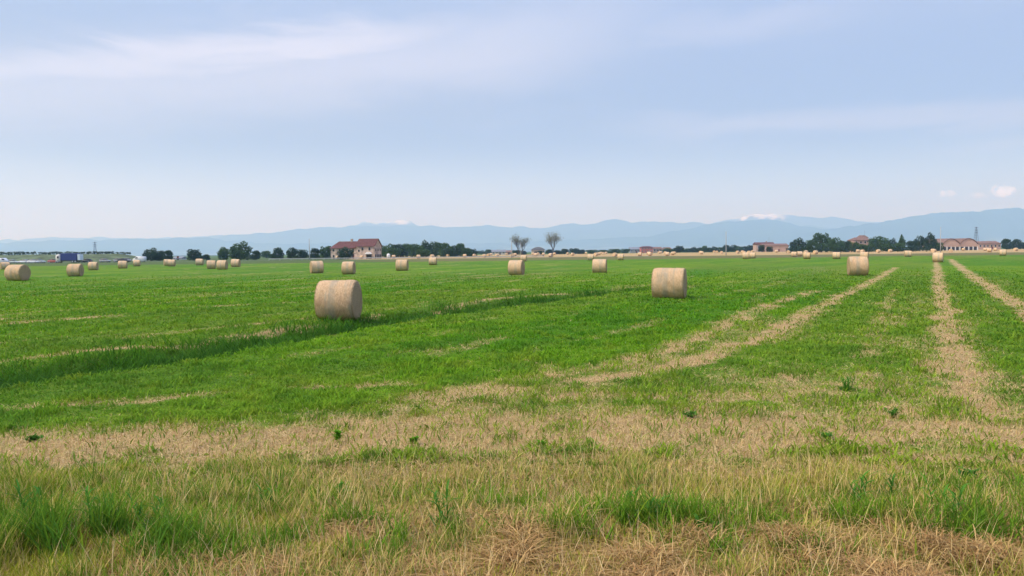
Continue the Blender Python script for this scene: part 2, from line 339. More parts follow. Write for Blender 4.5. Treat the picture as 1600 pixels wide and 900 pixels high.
# ------------------------------------------------------------------ ground sheet (polar grid, finer near the camera)
def build_ground():
    rr = [0.0, 1.0, 2.0, 3.0, 4.0]; r = 4.6
    while r < 24500:
        rr.append(r); r *= (1.0085 if r < 45 else 1.014 if r < 700 else 1.09)
    rr.append(24500.0); rr = np.array(rr)
    front = np.arange(-44, 44.01, .22); back = np.concatenate([np.arange(44+3, 360-44, 3)])
    ang = np.radians(np.concatenate([front, back])); na = len(ang); nr = len(rr)
    A, RR = np.meshgrid(ang, rr[1:]); X = RR*np.sin(A); Y = RR*np.cos(A)
    x = np.concatenate([[0], X.ravel()]); y = np.concatenate([[0], Y.ravel()])
    z = height(x, y)
    i = np.arange(nr-2)[:, None]*na; j = np.arange(na)[None, :]; jn = (j+1) % na
    q = np.stack([1+i+j, 1+i+na+j, 1+i+na+jn, 1+i+jn], -1).reshape(-1, 4)[:, ::-1]
    t = np.stack([np.zeros(na, int), 1+np.arange(na), 1+(np.arange(na)+1) % na], -1)[:, ::-1]
    s = straw_map(x, y)
    c = np.tile(GREEN*.66, (len(x), 1))
    ac, al = rowcoord(x, y)
    lum = fbm(ac*.22, al*.05, 80, 3); k = sstep(lum, .35, .65)[:, None]
    c = c*(1-k)+(GREEN2*.66)*k
    ol = (sstep(fbm(ac*.12+5, al*.03, 86, 4), .45, .7)*.55)[:, None]; c = c*(1-ol)+np.array([.125, .19, .02])*ol
    n2 = sstep(fbm(x*.5, y*.25, 83, 4), .45, .7)[:, None]*.4; c = c*(1-n2)+GREEN*.62*n2
    dm = np.zeros(len(x)); m = (y > 3) & (y < 70) & (np.abs(x) < 40); dm[m] = ditch_mask(x[m], y[m])
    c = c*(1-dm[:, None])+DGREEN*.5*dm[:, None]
    verge = sstep(y, 8.8, 7.4)[:, None]; c = c*(1-verge)+np.array([.075, .075, .028])*verge
    # beyond the green field
    ed = y + (fbm(x*.02, y*.02, 90, 3)-.5)*14
    edge = sstep(ed, 203, 207)[:, None]
    bn = fbm(x*.03, y*.12, 91, 4)[:, None]
    brown = np.array([.16, .125, .06])*(1-bn)+np.array([.12, .17, .045])*bn
    left = sstep(x/np.maximum(y, 1), -.06, -.26)[:, None]
    brown = brown*(1-left)+np.array([.085, .13, .04])*left
    c = c*(1-edge)+brown*edge
    pale = (sstep(ed, 288, 300)*sstep(ed, 610, 585)*sstep(x/np.maximum(y, 1), -.215, -.19))[:, None]
    pn = fbm(x*.05, y*.05, 95, 4)[:, None]
    c = c*(1-pale)+(PSTRAW*.64*pn+STRAW*.58*(1-pn))*pale
    far = sstep(y, 585, 640)[:, None]; c = c*(1-far)+np.array([.08, .14, .04])*far
    wk = sstep(np.hypot(x, y), 1500, 5000)[:, None]; c = c*(1-wk)+np.array([.06, .09, .045])*wk
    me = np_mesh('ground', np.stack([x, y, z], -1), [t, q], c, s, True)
    m = bpy.data.materials.new('field_soil_and_sward'); m.use_nodes = True; t_ = NT(m.node_tree); b = t_.n['Principled BSDF']
    ca = t_.new('ShaderNodeAttribute', attribute_name='col').outputs['Color']; sa = t_.new('ShaderNodeAttribute', attribute_name='straw').outputs['Fac']
    pos = t_.new('ShaderNodeNewGeometry').outputs['Position']
    rowv = t_.map(t_.map(pos, rot=(0, 0, ROWAZ)), scale=(1, .3, 1))
    n1 = t_.noise(pos, 9, 5, .65); n3 = t_.noise(rowv, 3.2, 5, .65); n4 = t_.noise(rowv, .6, 4, .6); n5 = t_.noise(pos, 42, 3, .6)
    g = t_.mix(t_.ramp(n1, .35, .68), t_.mix(1.0, ca, (.62, .66, .6), 'MULTIPLY'), t_.mix(1.0, ca, (1.4, 1.25, 1.2), 'MULTIPLY'))
    g = t_.mix(t_.ramp(n4, .45, .75, 0, .5), g, t_.mix(1.0, ca, (1.35, 1.18, 1.25), 'MULTIPLY'))
    sf = t_.math('ADD', t_.math('MULTIPLY', t_.math('SUBTRACT', n3, .5), 1.5), t_.math('ADD', sa, t_.math('MULTIPLY', t_.math('SUBTRACT', n5, .5), .8)))
    sf = t_.math('MULTIPLY', t_.ramp(sf, .2, 1.0), t_.ramp(sa, .04, .3))
    sc = t_.mix(t_.ramp(n5, .35, .7), tuple(BROWN*.6), tuple(PSTRAW*.9))
    sc = t_.mix(t_.ramp(n1, .35, .8, 0, .8), sc, tuple(STRAW*.85))
    t_.put(b.inputs['Base Color'], t_.mix(sf, g, sc)); b.inputs['Roughness'].default_value = .95; b.inputs['Specular IOR Level'].default_value = .1
    bp = t_.new('ShaderNodeBump'); bp.inputs['Strength'].default_value = .7; bp.inputs['Distance'].default_value = .05
    t_.l.new(t_.math('ADD', n1, n5), bp.inputs['Height']); t_.l.new(bp.outputs[0], b.inputs['Normal'])
    o = link('ground', me, m); tag(o, kind='structure')
build_ground()

# ------------------------------------------------------------------ grass and straw
M_BLADE = leaf_mat('grass_blade', None, .35, .75, .06); M_DRY = leaf_mat('dry_stem', None, .15, .8, .08)
def blades(name, x, y, reach, rise, arc, k, width, cols, material, label=None, z0=None, lift=0.0):
    n = len(x); z = (height(x, y) if z0 is None else z0)+lift
    yaw = rng.uniform(0, 2*np.pi, n); wy = yaw+np.pi/2+rng.normal(0, .5, n)
    # broad side mostly visible from any direction
    T = np.array([0, .38, .72, 1.0]); W = np.array([.75, 1.0, .62, 0])
    V = np.zeros((n, 7, 3), dtype=np.float32); C = np.zeros((n, 7, 3), dtype=np.float32)
    idx = 0
    for li, t in enumerate(T):
        cx = x+np.cos(yaw)*reach*t**k; cyy = y+np.sin(yaw)*reach*t**k; cz = z+rise*t+arc*4*t*(1-t)
        hw = width*W[li]*.5
        if li < 3:
            for sgn in (-1, 1):
                V[:, idx, 0] = cx+sgn*hw*np.cos(wy); V[:, idx, 1] = cyy+sgn*hw*np.sin(wy); V[:, idx, 2] = cz
                C[:, idx] = cols; idx += 1
        else:
            V[:, idx, 0] = cx; V[:, idx, 1] = cyy; V[:, idx, 2] = cz; C[:, idx] = cols
    b = (np.arange(n)*7)[:, None]
    q = np.concatenate([b+np.array([0, 1, 3, 2]), b+np.array([2, 3, 5, 4])]); t3 = b+np.array([4, 5, 6])
    me = np_mesh(name, V.reshape(-1, 3), [q, t3], C.reshape(-1, 3))
    o = link(name, me, material); tag(o, label, None, None, 'stuff')
    return o
def scatter(n, r0, r1, a=37):
    r = np.exp(rng.uniform(math.log(r0), math.log(r1), n)); t = np.radians(rng.uniform(-a, a, n))
    return r*np.sin(t), r*np.cos(t), r
def mixc(a, b, k): return a*(1-k)+b*k

def grow():
    # short leafy sward of the field
    x, y, r = scatter(430000, 8.4, 110)
    s = straw_map(x, y); dm = ditch_mask(x, y)
    keep = (rng.random(len(x)) > s*.93) & (rng.random(len(x)) > sstep(y, 45, 105)); x, y, r, s, dm = (v[keep] for v in (x, y, r, s, dm)); n = len(x)
    lod = np.clip(r/19, .75, 2.6)
    clump = .5*fbm(x*1.3, y*1.0, 101, 4)+.5*fbm(x*3.6, y*3.0, 102, 3)
    hgt = rng.uniform(.03, .07, n)*(.45+1.5*sstep(clump, .36, .66))
    hgt = hgt*(1+1.3*dm); w = rng.uniform(.014, .030, n)*lod
    ac, al = rowcoord(x, y); lum = sstep(fbm(ac*.22, al*.05, 80, 3), .35, .65)[:, None]
    base = mixc(GREEN*1.0, GREEN2*1.02, np.clip(lum*.7+rng.normal(0, .3, (n, 1)), 0, 1))
    base = mixc(base, np.array([.19, .30, .03]), (sstep(fbm(ac*.12+5, al*.03, 86, 4), .45, .7)*.5)[:, None]); yel = (sstep(s+rng.normal(0, .15, n), .1, .6)*.6)[:, None]; base = mixc(base, YGREEN, yel)
    dk = np.maximum(sstep(fbm(x*.8, y*.5, 105, 4), .5, .7)*.5, sstep(fbm(x*3.2, y*2.6, 106, 3), .5, .75)*.55)[:, None]; base = mixc(base, YGREEN*.9, (sstep(fbm(x*2.1, y*1.4, 107, 4), .5, .72)*.45)[:, None]); base = mixc(base, DGREEN*1.25, dk)
    base = mixc(base, DGREEN*1.05, (dm*.8)[:, None])*rng.uniform(.75, 1.25, (n, 1))
    blades('field_grass', x, y, hgt*rng.uniform(.4, 1.7, n), hgt, hgt*.15, 1.3, w, base, M_BLADE)
    # cut straw lying and standing in the swaths
    x, y, r = scatter(400000, 6.2, 90); s = straw_map(x, y)
    keep = rng.random(len(x)) < sstep(s, .06, .9)*.95; x, y, r, s = (v[keep] for v in (x, y, r, s)); n = len(x)
    lod = np.clip(r/14, .8, 3)
    stand = rng.random(n) < np.where((y > 8.5) & (y < 11.6), .35, .1)
    reach = np.where(stand, rng.uniform(.01, .05, n), rng.uniform(.05, .17, n)); rise = np.where(stand, rng.uniform(.04, .11, n), rng.uniform(0, .03, n))
    c = mixc(STRAW, PSTRAW, rng.random((n, 1))); br = (rng.random((n, 1)) < .28); c = np.where(br, c*np.array([.62, .52, .45]), c); c = np.where(rng.random((n, 1)) < .10, mixc(YGREEN, GREEN, .4), c)*rng.uniform(.7, 1.2, (n, 1))
    blades('cut_straw', x, y, reach, rise, np.where(stand, 0, rng.uniform(0, .03, n)), 1.0, rng.uniform(.004, .008, n)*lod, c, M_DRY, lift=.012)
    # rank grass in the ditch
    x, y, r = scatter(260000, 11, 62); dm = ditch_mask(x, y); sd_ = side_of_ditch(x, y)
    keep = (rng.random(len(x)) < dm*1.1) & (sd_ > -.15); x, y, r, dm = (v[keep] for v in (x, y, r, dm)); n = len(x)
    cl = sstep(fbm(x*.7, y*.7, 110, 4), .38, .68)
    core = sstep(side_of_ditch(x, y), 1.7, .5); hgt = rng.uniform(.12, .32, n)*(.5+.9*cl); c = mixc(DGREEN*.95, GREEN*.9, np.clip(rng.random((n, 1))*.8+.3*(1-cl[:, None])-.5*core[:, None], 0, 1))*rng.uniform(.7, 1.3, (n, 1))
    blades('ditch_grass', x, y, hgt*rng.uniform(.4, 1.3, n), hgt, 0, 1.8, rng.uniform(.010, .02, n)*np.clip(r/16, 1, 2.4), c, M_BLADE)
    # taller verge grass in front
    x, y, r = scatter(270000, 4.6, 9.8, 40); v = fbm(x*.9, y*1.1, 120, 4); v2 = fbm(x*2.6, y*2.6, 121, 3)
    band = sstep(y, 9.4, 7.9)
    grn = sstep(v, .36, .60)*.7+.34; lft = sstep(x, -1.2, -3.0)
    prob = band*(grn*.85)*np.where(y < 6.6, .7+.3*lft, 1.0); keep = rng.random(len(x)) < prob
    x, y, r, v, v2 = (q[keep] for q in (x, y, r, v, v2)); n = len(x); lft = sstep(x, -1.2, -3.0)
    tall = sstep(v2, .5, .78)*sstep(v, .4, .65)
    hgt = (rng.uniform(.04, .12, n)+rng.uniform(0, .26, n)*tall*(rng.random(n) < .5))*(.55+.55*sstep(y, 9.2, 7.6))*(1+.35*lft)
    k1 = np.clip(sstep(fbm(x*1.5, y*1.5, 125, 3), .38, .66)[:, None]+rng.normal(0, .25, (n, 1)), 0, 1)
    c = mixc(GREEN*np.array([1.35, .98, 1.6]), YGREEN*np.array([1.3, 1.1, 1.1]), k1*1.0); dk = sstep(v2, .45, .75)[:, None]*.5; c = mixc(c, DGREEN*1.6, dk*(.6+.4*lft[:, None]))
    dry = (rng.random((n, 1)) < .6*(1-.35*lft[:, None])); c = np.where(dry, mixc(STRAW*1.0, YGREEN*1.35, rng.random((n, 1))*.6), c)*rng.uniform(.75, 1.25, (n, 1))
    blades('verge_grass', x, y, hgt*rng.uniform(.15, .95, n), hgt, 0, 1.8, rng.uniform(.004, .012, n), c, M_BLADE)
    # ranker, broader-leaved clumps
    X = []; Y = []; Hh = []; Kk = []
    rs = np.random.default_rng(77)
    for (px, py, rad, hh, cnt, dkk) in [(30, 878, .40, .42, 1500, 1), (120, 860, .25, .46, 800, 1), (215, 868, .36, .36, 1300, 1), (-60, 860, .4, .4, 900, 1), (330, 880, .3, .25, 600, .7), (430, 862, .2, .26, 420, .6), (545, 835, .2, .22, 400, .5), (690, 862, .26, .28, 700, .6), (600, 890, .2, .2, 300, .8),
                                        (800, 800, .3, .2, 600, .3), (900, 850, .22, .25, 420, .4), (960, 830, .5, .27, 1000, .3), (1030, 840, .3, .34, 700, .6), (870, 815, .4, .2, 500, .3), (1120, 820, .4, .2, 500, .3), (1100, 880, .16, .24, 260, .5), (1180, 840, .24, .22, 420, .3), (1330, 830, .22, .28, 500, .3), (1390, 826, .2, .26, 380, .4), (1480, 850, .32, .30, 800, .7), (1570, 820, .35, .26, 800, .5), (1640, 850, .3, .3, 500, .5),
                                        (1270, 880, .2, .22, 300, .6), (90, 800, .5, .2, 900, .3), (380, 800, .5, .18, 800, .4), (700, 780, .5, .16, 700, .3), (1250, 790, .6, .16, 800, .3), (1520, 775, .5, .18, 700, .8)]:
        cx, cyy = P(px, py); a = rng.uniform(0, 6.283, cnt); q = rad*np.sqrt(rng.random(cnt))*rng.uniform(.6, 1.9, cnt)
        X.append(cx+q*np.cos(a)*1.3); Y.append(cyy+q*np.sin(a)*.7); Hh.append(hh*rng.uniform(.3, 1.05, cnt)); Kk.append(np.full(cnt, dkk))
    x = np.concatenate(X); y = np.concatenate(Y); hgt = np.concatenate(Hh); k = np.concatenate(Kk)[:, None]; n = len(x)
    c = mixc(mixc(GREEN*np.array([1.25, 1.0, 1.6]), YGREEN, rng.random((n, 1))*.7), DGREEN*np.array([1.9, 1.6, 1.5]), np.clip(k*rng.uniform(0, 1.1, (n, 1)), 0, 1))*rng.uniform(.75, 1.25, (n, 1))
    keepc = fbm(x*4, y*4, 128, 3) > .42; x, y, hgt, k, c = x[keepc], y[keepc], hgt[keepc], k[keepc], c[keepc]; n = len(x)
    blades('rank_verge_grass', x, y, hgt*rng.uniform(.15, .9, n), hgt, 0, 2.2, rng.uniform(.006, .015, n), c, M_BLADE)
    # matted dead grass along the bottom edge
    x, y, r = scatter(240000, 4.5, 9.0, 40); v = fbm(x*1.3, y*1.6, 61, 4)
    keep = rng.random(len(x)) < sstep(y, 7.4, 6.2)*(.22+.7*sstep(v, .38, .6))*(1-.5*sstep(x, -.6, -2.2))+.08; x, y, v = x[keep], y[keep], v[keep]; n = len(x)
    heap = sstep(fbm(x*2.3, y*2.3, 131, 3), .45, .7)*sstep(y, 7.2, 6.6)*(.35+.65*sstep(x, -.8, .3))
    L = rng.uniform(.08, .36, n); c = mixc(RBROWN*1.2, STRAW*1.0, np.clip(rng.random((n, 1))*.8+.3*(y[:, None]-5.5)/2, 0, 1)); c = mixc(c, BROWN*.8, (rng.random((n, 1)) < .25)*.8)*rng.uniform(.7, 1.2, (n, 1))
    z0 = height(x, y)+rng.uniform(0, .08, n)*heap+rng.uniform(0, .03, n)
    blades('dead_grass', x, y, L, rng.uniform(-.02, .06, n)*(1+.6*heap), rng.uniform(0, .05, n)*(.6+heap), 1.0, rng.uniform(.004, .010, n), c, M_DRY, z0=z0)
    # thin dry stalks standing up
    x, y, r = scatter(3200, 5.0, 8.8, 38); n = len(x); hgt = rng.uniform(.15, .36, n)
    blades('dry_stalks', x, y, hgt*rng.uniform(.1, .8, n), hgt, 0, 1.5, np.full(n, .0042), mixc(STRAW*1.1, PSTRAW*1.1, rng.random((n, 1))), M_DRY)
grow()

# ------------------------------------------------------------------ weeds standing out of the verge and the field
M_WEED = leaf_mat('weed_leaf', (.11, .32, .045), .35, .8, .05)
M_WEEDY = leaf_mat('bright_weed_leaf', (.14, .40, .02), .35, .8, .05)
def ribbon(mb, p0, yaw, L, up, w, droop, n=7):
    pts = []
    for i in range(n):
        t = i/(n-1); rr_ = L*t*(.35+.65*t)*(1-up*.5); z = L*up*(t-droop*t*t)
        pts.append((p0[0]+math.cos(yaw)*rr_, p0[1]+math.sin(yaw)*rr_, p0[2]+z, w*(.5+1.2*t)*(1-t)**.8*1.6))
    v = []; f = []; sx, sy = -math.sin(yaw), math.cos(yaw)
    for (a, b, c, ww) in pts: v += [(a-sx*ww/2, b-sy*ww/2, c), (a, b, c-ww*.22), (a+sx*ww/2, b+sy*ww/2, c)]
    for i in range(n-1):
        k = i*3; f += [(k, k+1, k+4, k+3), (k+1, k+2, k+5, k+4)]
    mb.add(v, f)
def reed(px, py, h, label, nst=3, spread=.12, m=None):
    x, y = P(px, py); z = float(height(np.array([x]), np.array([y]))[0]); e = empty('tall_grass_clump', (x, y, z), 0, label, 'grass clump', 'green grass clumps standing out of the verge')
    st = MB(); lf = MB()
    for i in range(nst):
        a = random.uniform(0, 6.28); hh = h*random.uniform(.65, 1.0); ox, oy = math.cos(a)*spread*random.random(), math.sin(a)*spread*random.random()
        lean = random.uniform(.05, .3); tip = (ox+math.cos(a)*lean*hh, oy+math.sin(a)*lean*hh*.6, hh*.8)
        mid = (ox*1.1+math.cos(a)*lean*hh*.35, oy*1.1, hh*.45)
        st.tube([(ox, oy, -.02), mid, tip], [.005, .004, .002], 5)
        for k in range(8):
            t = .12+.8*k/7; q = Vector((ox, oy, 0)).lerp(Vector(mid), min(1, t/.5)) if t < .5 else Vector(mid).lerp(Vector(tip), (t-.5)/.5)
            ribbon(lf, q, a+k*2.6+random.uniform(-.5, .5), hh*random.uniform(.35, .6), random.uniform(.5, .95), random.uniform(.012, .022), random.uniform(.2, .75))
    for k in range(nst*9):
        a = random.uniform(0, 6.28); ribbon(lf, (random.uniform(-1, 1)*spread, random.uniform(-1, 1)*spread, 0), a, h*random.uniform(.4, .75), random.uniform(.6, .97), random.uniform(.007, .012), random.uniform(.1, .6))
    st.build('stem', m or M_WEED, e, True); lf.build('leaves', m or M_WEED, e, True)
def tuft(px, py, h, w, label, m=None):
    x, y = P(px, py); z = float(height(np.array([x]), np.array([y]))[0]); e = empty('leafy_weed', (x, y, z), 0, label, 'weed', 'low leafy weeds in the straw'); mb = MB(); st = MB()
    for s_ in range(7):
        a = random.uniform(0, 6.28); r_ = random.uniform(0, w*.42); tp = (math.cos(a)*r_, math.sin(a)*r_, h*random.uniform(.5, 1)); st.tube([(0, 0, -.01), (tp[0]*.5, tp[1]*.5, tp[2]*.6), tp], [.004, .003, .002], 4)
        for k in range(13):
            t = random.uniform(.15, 1.05); ribbon(mb, (tp[0]*t+random.gauss(0, w*.06), tp[1]*t+random.gauss(0, w*.06), tp[2]*t), random.uniform(0, 6.28), random.uniform(.05, .1), random.uniform(.1, .8), random.uniform(.018, .03), .4, 4)
    st.build('stem', m or M_WEED, e); mb.build('leaves', m or M_WEED, e, True)
for a in [(62, 842, .52, 'tall green grass clump at the far left of the verge', 4, .10), (145, 850, .62, 'tallest grass stem with arching blades at the left of the verge', 3, .05),
          (225, 838, .36, 'broad dark green grass clump right of the tallest stem at left', 6, .18), (420, 800, .28, 'small green grass clump in the verge below the nearest bale', 3, .07),
          (530, 790, .26, 'slim upright grass clump in the verge just below the nearest bale', 3, .05), (700, 845, .40, 'leaning grass clump beside the thin pale straw line', 3, .08),
          (1028, 836, .36, 'dense bright green grass clump at the middle of the verge', 8, .10), (985, 800, .30, 'upright grass clump left of the dense bright green clump', 4, .06),
          (1340, 800, .40, 'tall grass clump in the verge below the straw track at right', 3, .06), (1385, 790, .34, 'thin leaning grass blades right of the tall clump at right', 2, .05),
          (1480, 830, .42, 'dark grass clump with a bent stem near the right edge', 4, .12), (1110, 850, .22, 'small green grass clump among brown dead grass', 4, .07), (1323, 612, .30, 'bright green upright grass clump in the patchy straw left of the track', 7, .09)]:
    reed(*a)
for a in [(846, 702, .11, .13, 'small round bright green weed alone in the pale straw strip', M_WEEDY), (527, 690, .14, .09, 'upright green weed in the straw strip under the nearest bale', M_WEEDY),
          (645, 694, .09, .14, 'low green weed in the straw between the two others in the strip', M_WEEDY), (52, 690, .07, .28, 'flat dark green weed at the left end of the straw strip', None),
          (1395, 652, .13, .24, 'dark bushy weed left of the wide straw track', None),
          (1510, 756, .12, .5, 'wide dark leafy weed at the right of the verge', None), (1290, 688, .07, .22, 'low dark weed in the right half of the straw strip', None),
          (1080, 655, .08, .3, 'low spreading weed at the top of the straw strip', None)]:
    tuft(a[0], a[1], a[2], a[3], a[4], a[5])

# ------------------------------------------------------------------ round bales
def bale_mats():
    out = []
    for kind in ('net', 'hay'):
        m = bpy.data.materials.new('bale_net_wrap' if kind == 'net' else 'bale_hay_end'); m.use_nodes = True; t = NT(m.node_tree); b = t.n['Principled BSDF']
        tc = t.new('ShaderNodeTexCoord').outputs['Object']; oi = t.new('ShaderNodeObjectInfo').outputs['Random']
        sh = t.new('ShaderNodeVectorMath', operation='ADD'); t.l.new(tc, sh.inputs[0]); cb = t.new('ShaderNodeCombineXYZ'); t.l.new(t.math('MULTIPLY', oi, 37), cb.inputs[0]); t.l.new(cb.outputs[0], sh.inputs[1])
        v = sh.outputs[0]
        if kind == 'net':
            band = t.noise(t.map(v, scale=(1, .12, .12)), 5.5, 4, .6); fb = t.noise(t.map(v, scale=(1, .25, .25)), 30, 3, .6); sp = t.noise(v, 60, 4, .7); blot = t.noise(v, 2.2, 4, .6)
            c = t.mix(t.ramp(sp, .3, .7), (.44, .28, .14), (.84, .60, .36))
            c = t.mix(t.ramp(fb, .4, .7, 0, .55), c, (.86, .65, .42))
            c = t.mix(t.ramp(band, .5, .68, 0, .7), c, (.44, .38, .27))
            sx = t.new('ShaderNodeSeparateXYZ'); t.l.new(tc, sx.inputs[0]); mid = t.ramp(t.math('ABSOLUTE', t.math('ADD', sx.outputs[0], t.math('MULTIPLY', t.math('SUBTRACT', oi, .5), .3))), .2, .05)
            c = t.mix(t.math('MULTIPLY', mid, t.ramp(blot, .35, .6, .15, .65)), c, (.42, .38, .29))
            c = t.mix(t.math('MULTIPLY', oi, .35), c, t.mix(1.0, c, (.86, .74, .62), 'MULTIPLY'))
            c = t.mix(t.ramp(blot, .55, .75, 0, .45), c, (.42, .25, .14))
            hgt_ = t.math('ADD', sp, t.math('MULTIPLY', fb, .8))
        else:
            s3 = t.new('ShaderNodeSeparateXYZ'); t.l.new(tc, s3.inputs[0]); yy, zz = s3.outputs[1], s3.outputs[2]
            rad = t.math('SQRT', t.math('ADD', t.math('MULTIPLY', yy, yy), t.math('MULTIPLY', zz, zz)))
            th = t.math('DIVIDE', t.math('ARCTAN2', zz, yy), 6.28318)
            sp = t.noise(v, 34, 5, .75); w_ = t.math('SINE', t.math('MULTIPLY', t.math('ADD', t.math('ADD', t.math('MULTIPLY', rad, 13.0), th), t.math('MULTIPLY', sp, .9)), 6.28318))
            c = t.mix(t.ramp(sp, .3, .7), (.20, .125, .055), (.60, .43, .24)); c = t.mix(t.ramp(w_, -.6, .9, 0, .5), c, (.50, .375, .22))
            c = t.mix(t.ramp(t.noise(v, 2.5, 3), .5, .7, 0, .5), c, (.30, .22, .12))
            hgt_ = t.math('ADD', sp, t.math('MULTIPLY', w_, .3))
        t.put(b.inputs['Base Color'], c); b.inputs['Roughness'].default_value = .85; b.inputs['Specular IOR Level'].default_value = .15
        bp = t.new('ShaderNodeBump'); bp.inputs['Strength'].default_value = .8; bp.inputs['Distance'].default_value = .03; t.l.new(hgt_, bp.inputs['Height']); t.l.new(bp.outputs[0], b.inputs['Normal'])
        out.append(m)
    return out
M_NET, M_HAY = bale_mats()
def bale_shape(seed, nu, nv, L, Rr, kind):
    """axis along x; kind 'net' = open skin, 'hay' = the rolled core with its two ends"""
    th = np.linspace(0, 2*np.pi, nu, endpoint=False)
    if kind == 'net':
        xs = np.linspace(-L/2, L/2, nv); prof = Rr*(1-.035*np.abs(xs/(L/2))**6)
    else:
        e = L/2+.02
        xs = np.array([-e+.07, -e+.025, -e, -e+.035, -e+.015, -e+.045]); pr = np.array([1.0, .995, .96, .62, .3, .02])
        xs = np.concatenate([xs[::-1], -xs]); prof = np.concatenate([pr[::-1], pr])*(Rr-.035)
        e2 = np.argsort(np.zeros(len(xs)), kind='stable')
    nn = len(xs); TH, XX = np.meshgrid(th, xs); PR = np.repeat(prof[:, None], nu, 1)
    lump = (fbm(np.cos(TH)*2+9, np.sin(TH)*2+XX*2+9, seed, 3)-.5)*.07+(fbm(XX*9+20, TH*.8, seed+3, 2)-.5)*.03
    PR = PR*(1+lump*(PR/Rr))
    y = PR*np.cos(TH); z = PR*np.sin(TH); z = np.where(z < -Rr*.96, -Rr*.96+(z+Rr*.96)*.25, z); z = z*(.985)
    y = y*(1+.02*(1-(z/Rr)))
    v = np.stack([XX, y, z+Rr*.95], -1).reshape(-1, 3)
    i = np.arange(nn-1)[:, None]*nu; j = np.arange(nu)[None]; jn = (j+1) % nu
    q = np.stack([i+j, i+jn, i+nu+jn, i+nu+j], -1).reshape(-1, 4)
    v[:, 2] -= 0
    return v, q
def straw_fuzz(seed, L, Rr, n, ends):
    r_ = np.random.default_rng(seed); V = []; Fc = []
    for i in range(n):
        a = r_.uniform(0, 2*np.pi)
        if ends:
            s = r_.choice([-1, 1]); rad = Rr*.97*math.sqrt(r_.uniform(0.02, 1)); p = np.array([s*(L/2+.0), rad*math.cos(a), rad*math.sin(a)+Rr*.95]); nrm = np.array([s, 0, 0])
        else:
            p = np.array([r_.uniform(-L/2, L/2), Rr*math.cos(a), Rr*math.sin(a)*.985+Rr*.95]); nrm = np.array([0, math.cos(a), math.sin(a)])
        d = r_.normal(size=3); d -= nrm*d.dot(nrm)*.8; d /= np.linalg.norm(d); d = d*.9+nrm*r_.uniform(.1, .6); ln = r_.uniform(.05, .14)
        w = np.cross(d, nrm); w /= np.linalg.norm(w)+1e-6; w *= .004; k = len(V)
        if p[2] < .04: continue
        V += [p-w, p+w, p+d*ln]; Fc.append((k, k+1, k+2))
    return V, Fc
def make_bale(seed, detail=True, L=1.35, Rr=.77):
    e = empty('round_bale', (0, 0, 0)); nu, nv = (72, 22) if detail else (32, 6)
    v, q = bale_shape(seed, nu, nv, L-.06, Rr, 'net'); me = np_mesh('net_wrap', v, [q], smooth=True); nw = link('net_wrap', me, M_NET, e)
    v, q = bale_shape(seed, nu, nv, L, Rr, 'hay')
    if detail:
        fv, ff = straw_fuzz(seed, L, Rr, 900, True); f2, ff2 = straw_fuzz(seed+1, L-.05, Rr+.0, 1100, False)
        fv = np.array(fv+f2); t3 = np.array(ff+[tuple(i+len(fv)-len(f2) for i in q_) for q_ in ff2])+len(v)
        me = np_mesh('hay_core', np.concatenate([v, fv]), [t3, q], smooth=True)
    else: me = np_mesh('hay_core', v, [q], smooth=True)
    link('hay_core', me, M_HAY, e); return e
protos = [make_bale(5), make_bale(17, True, 1.45), make_bale(31, True, 1.3)]
lows = [make_bale(41, False), make_bale(43, False, 1.45)]
used = set()
GB = 'round bales on the green field'
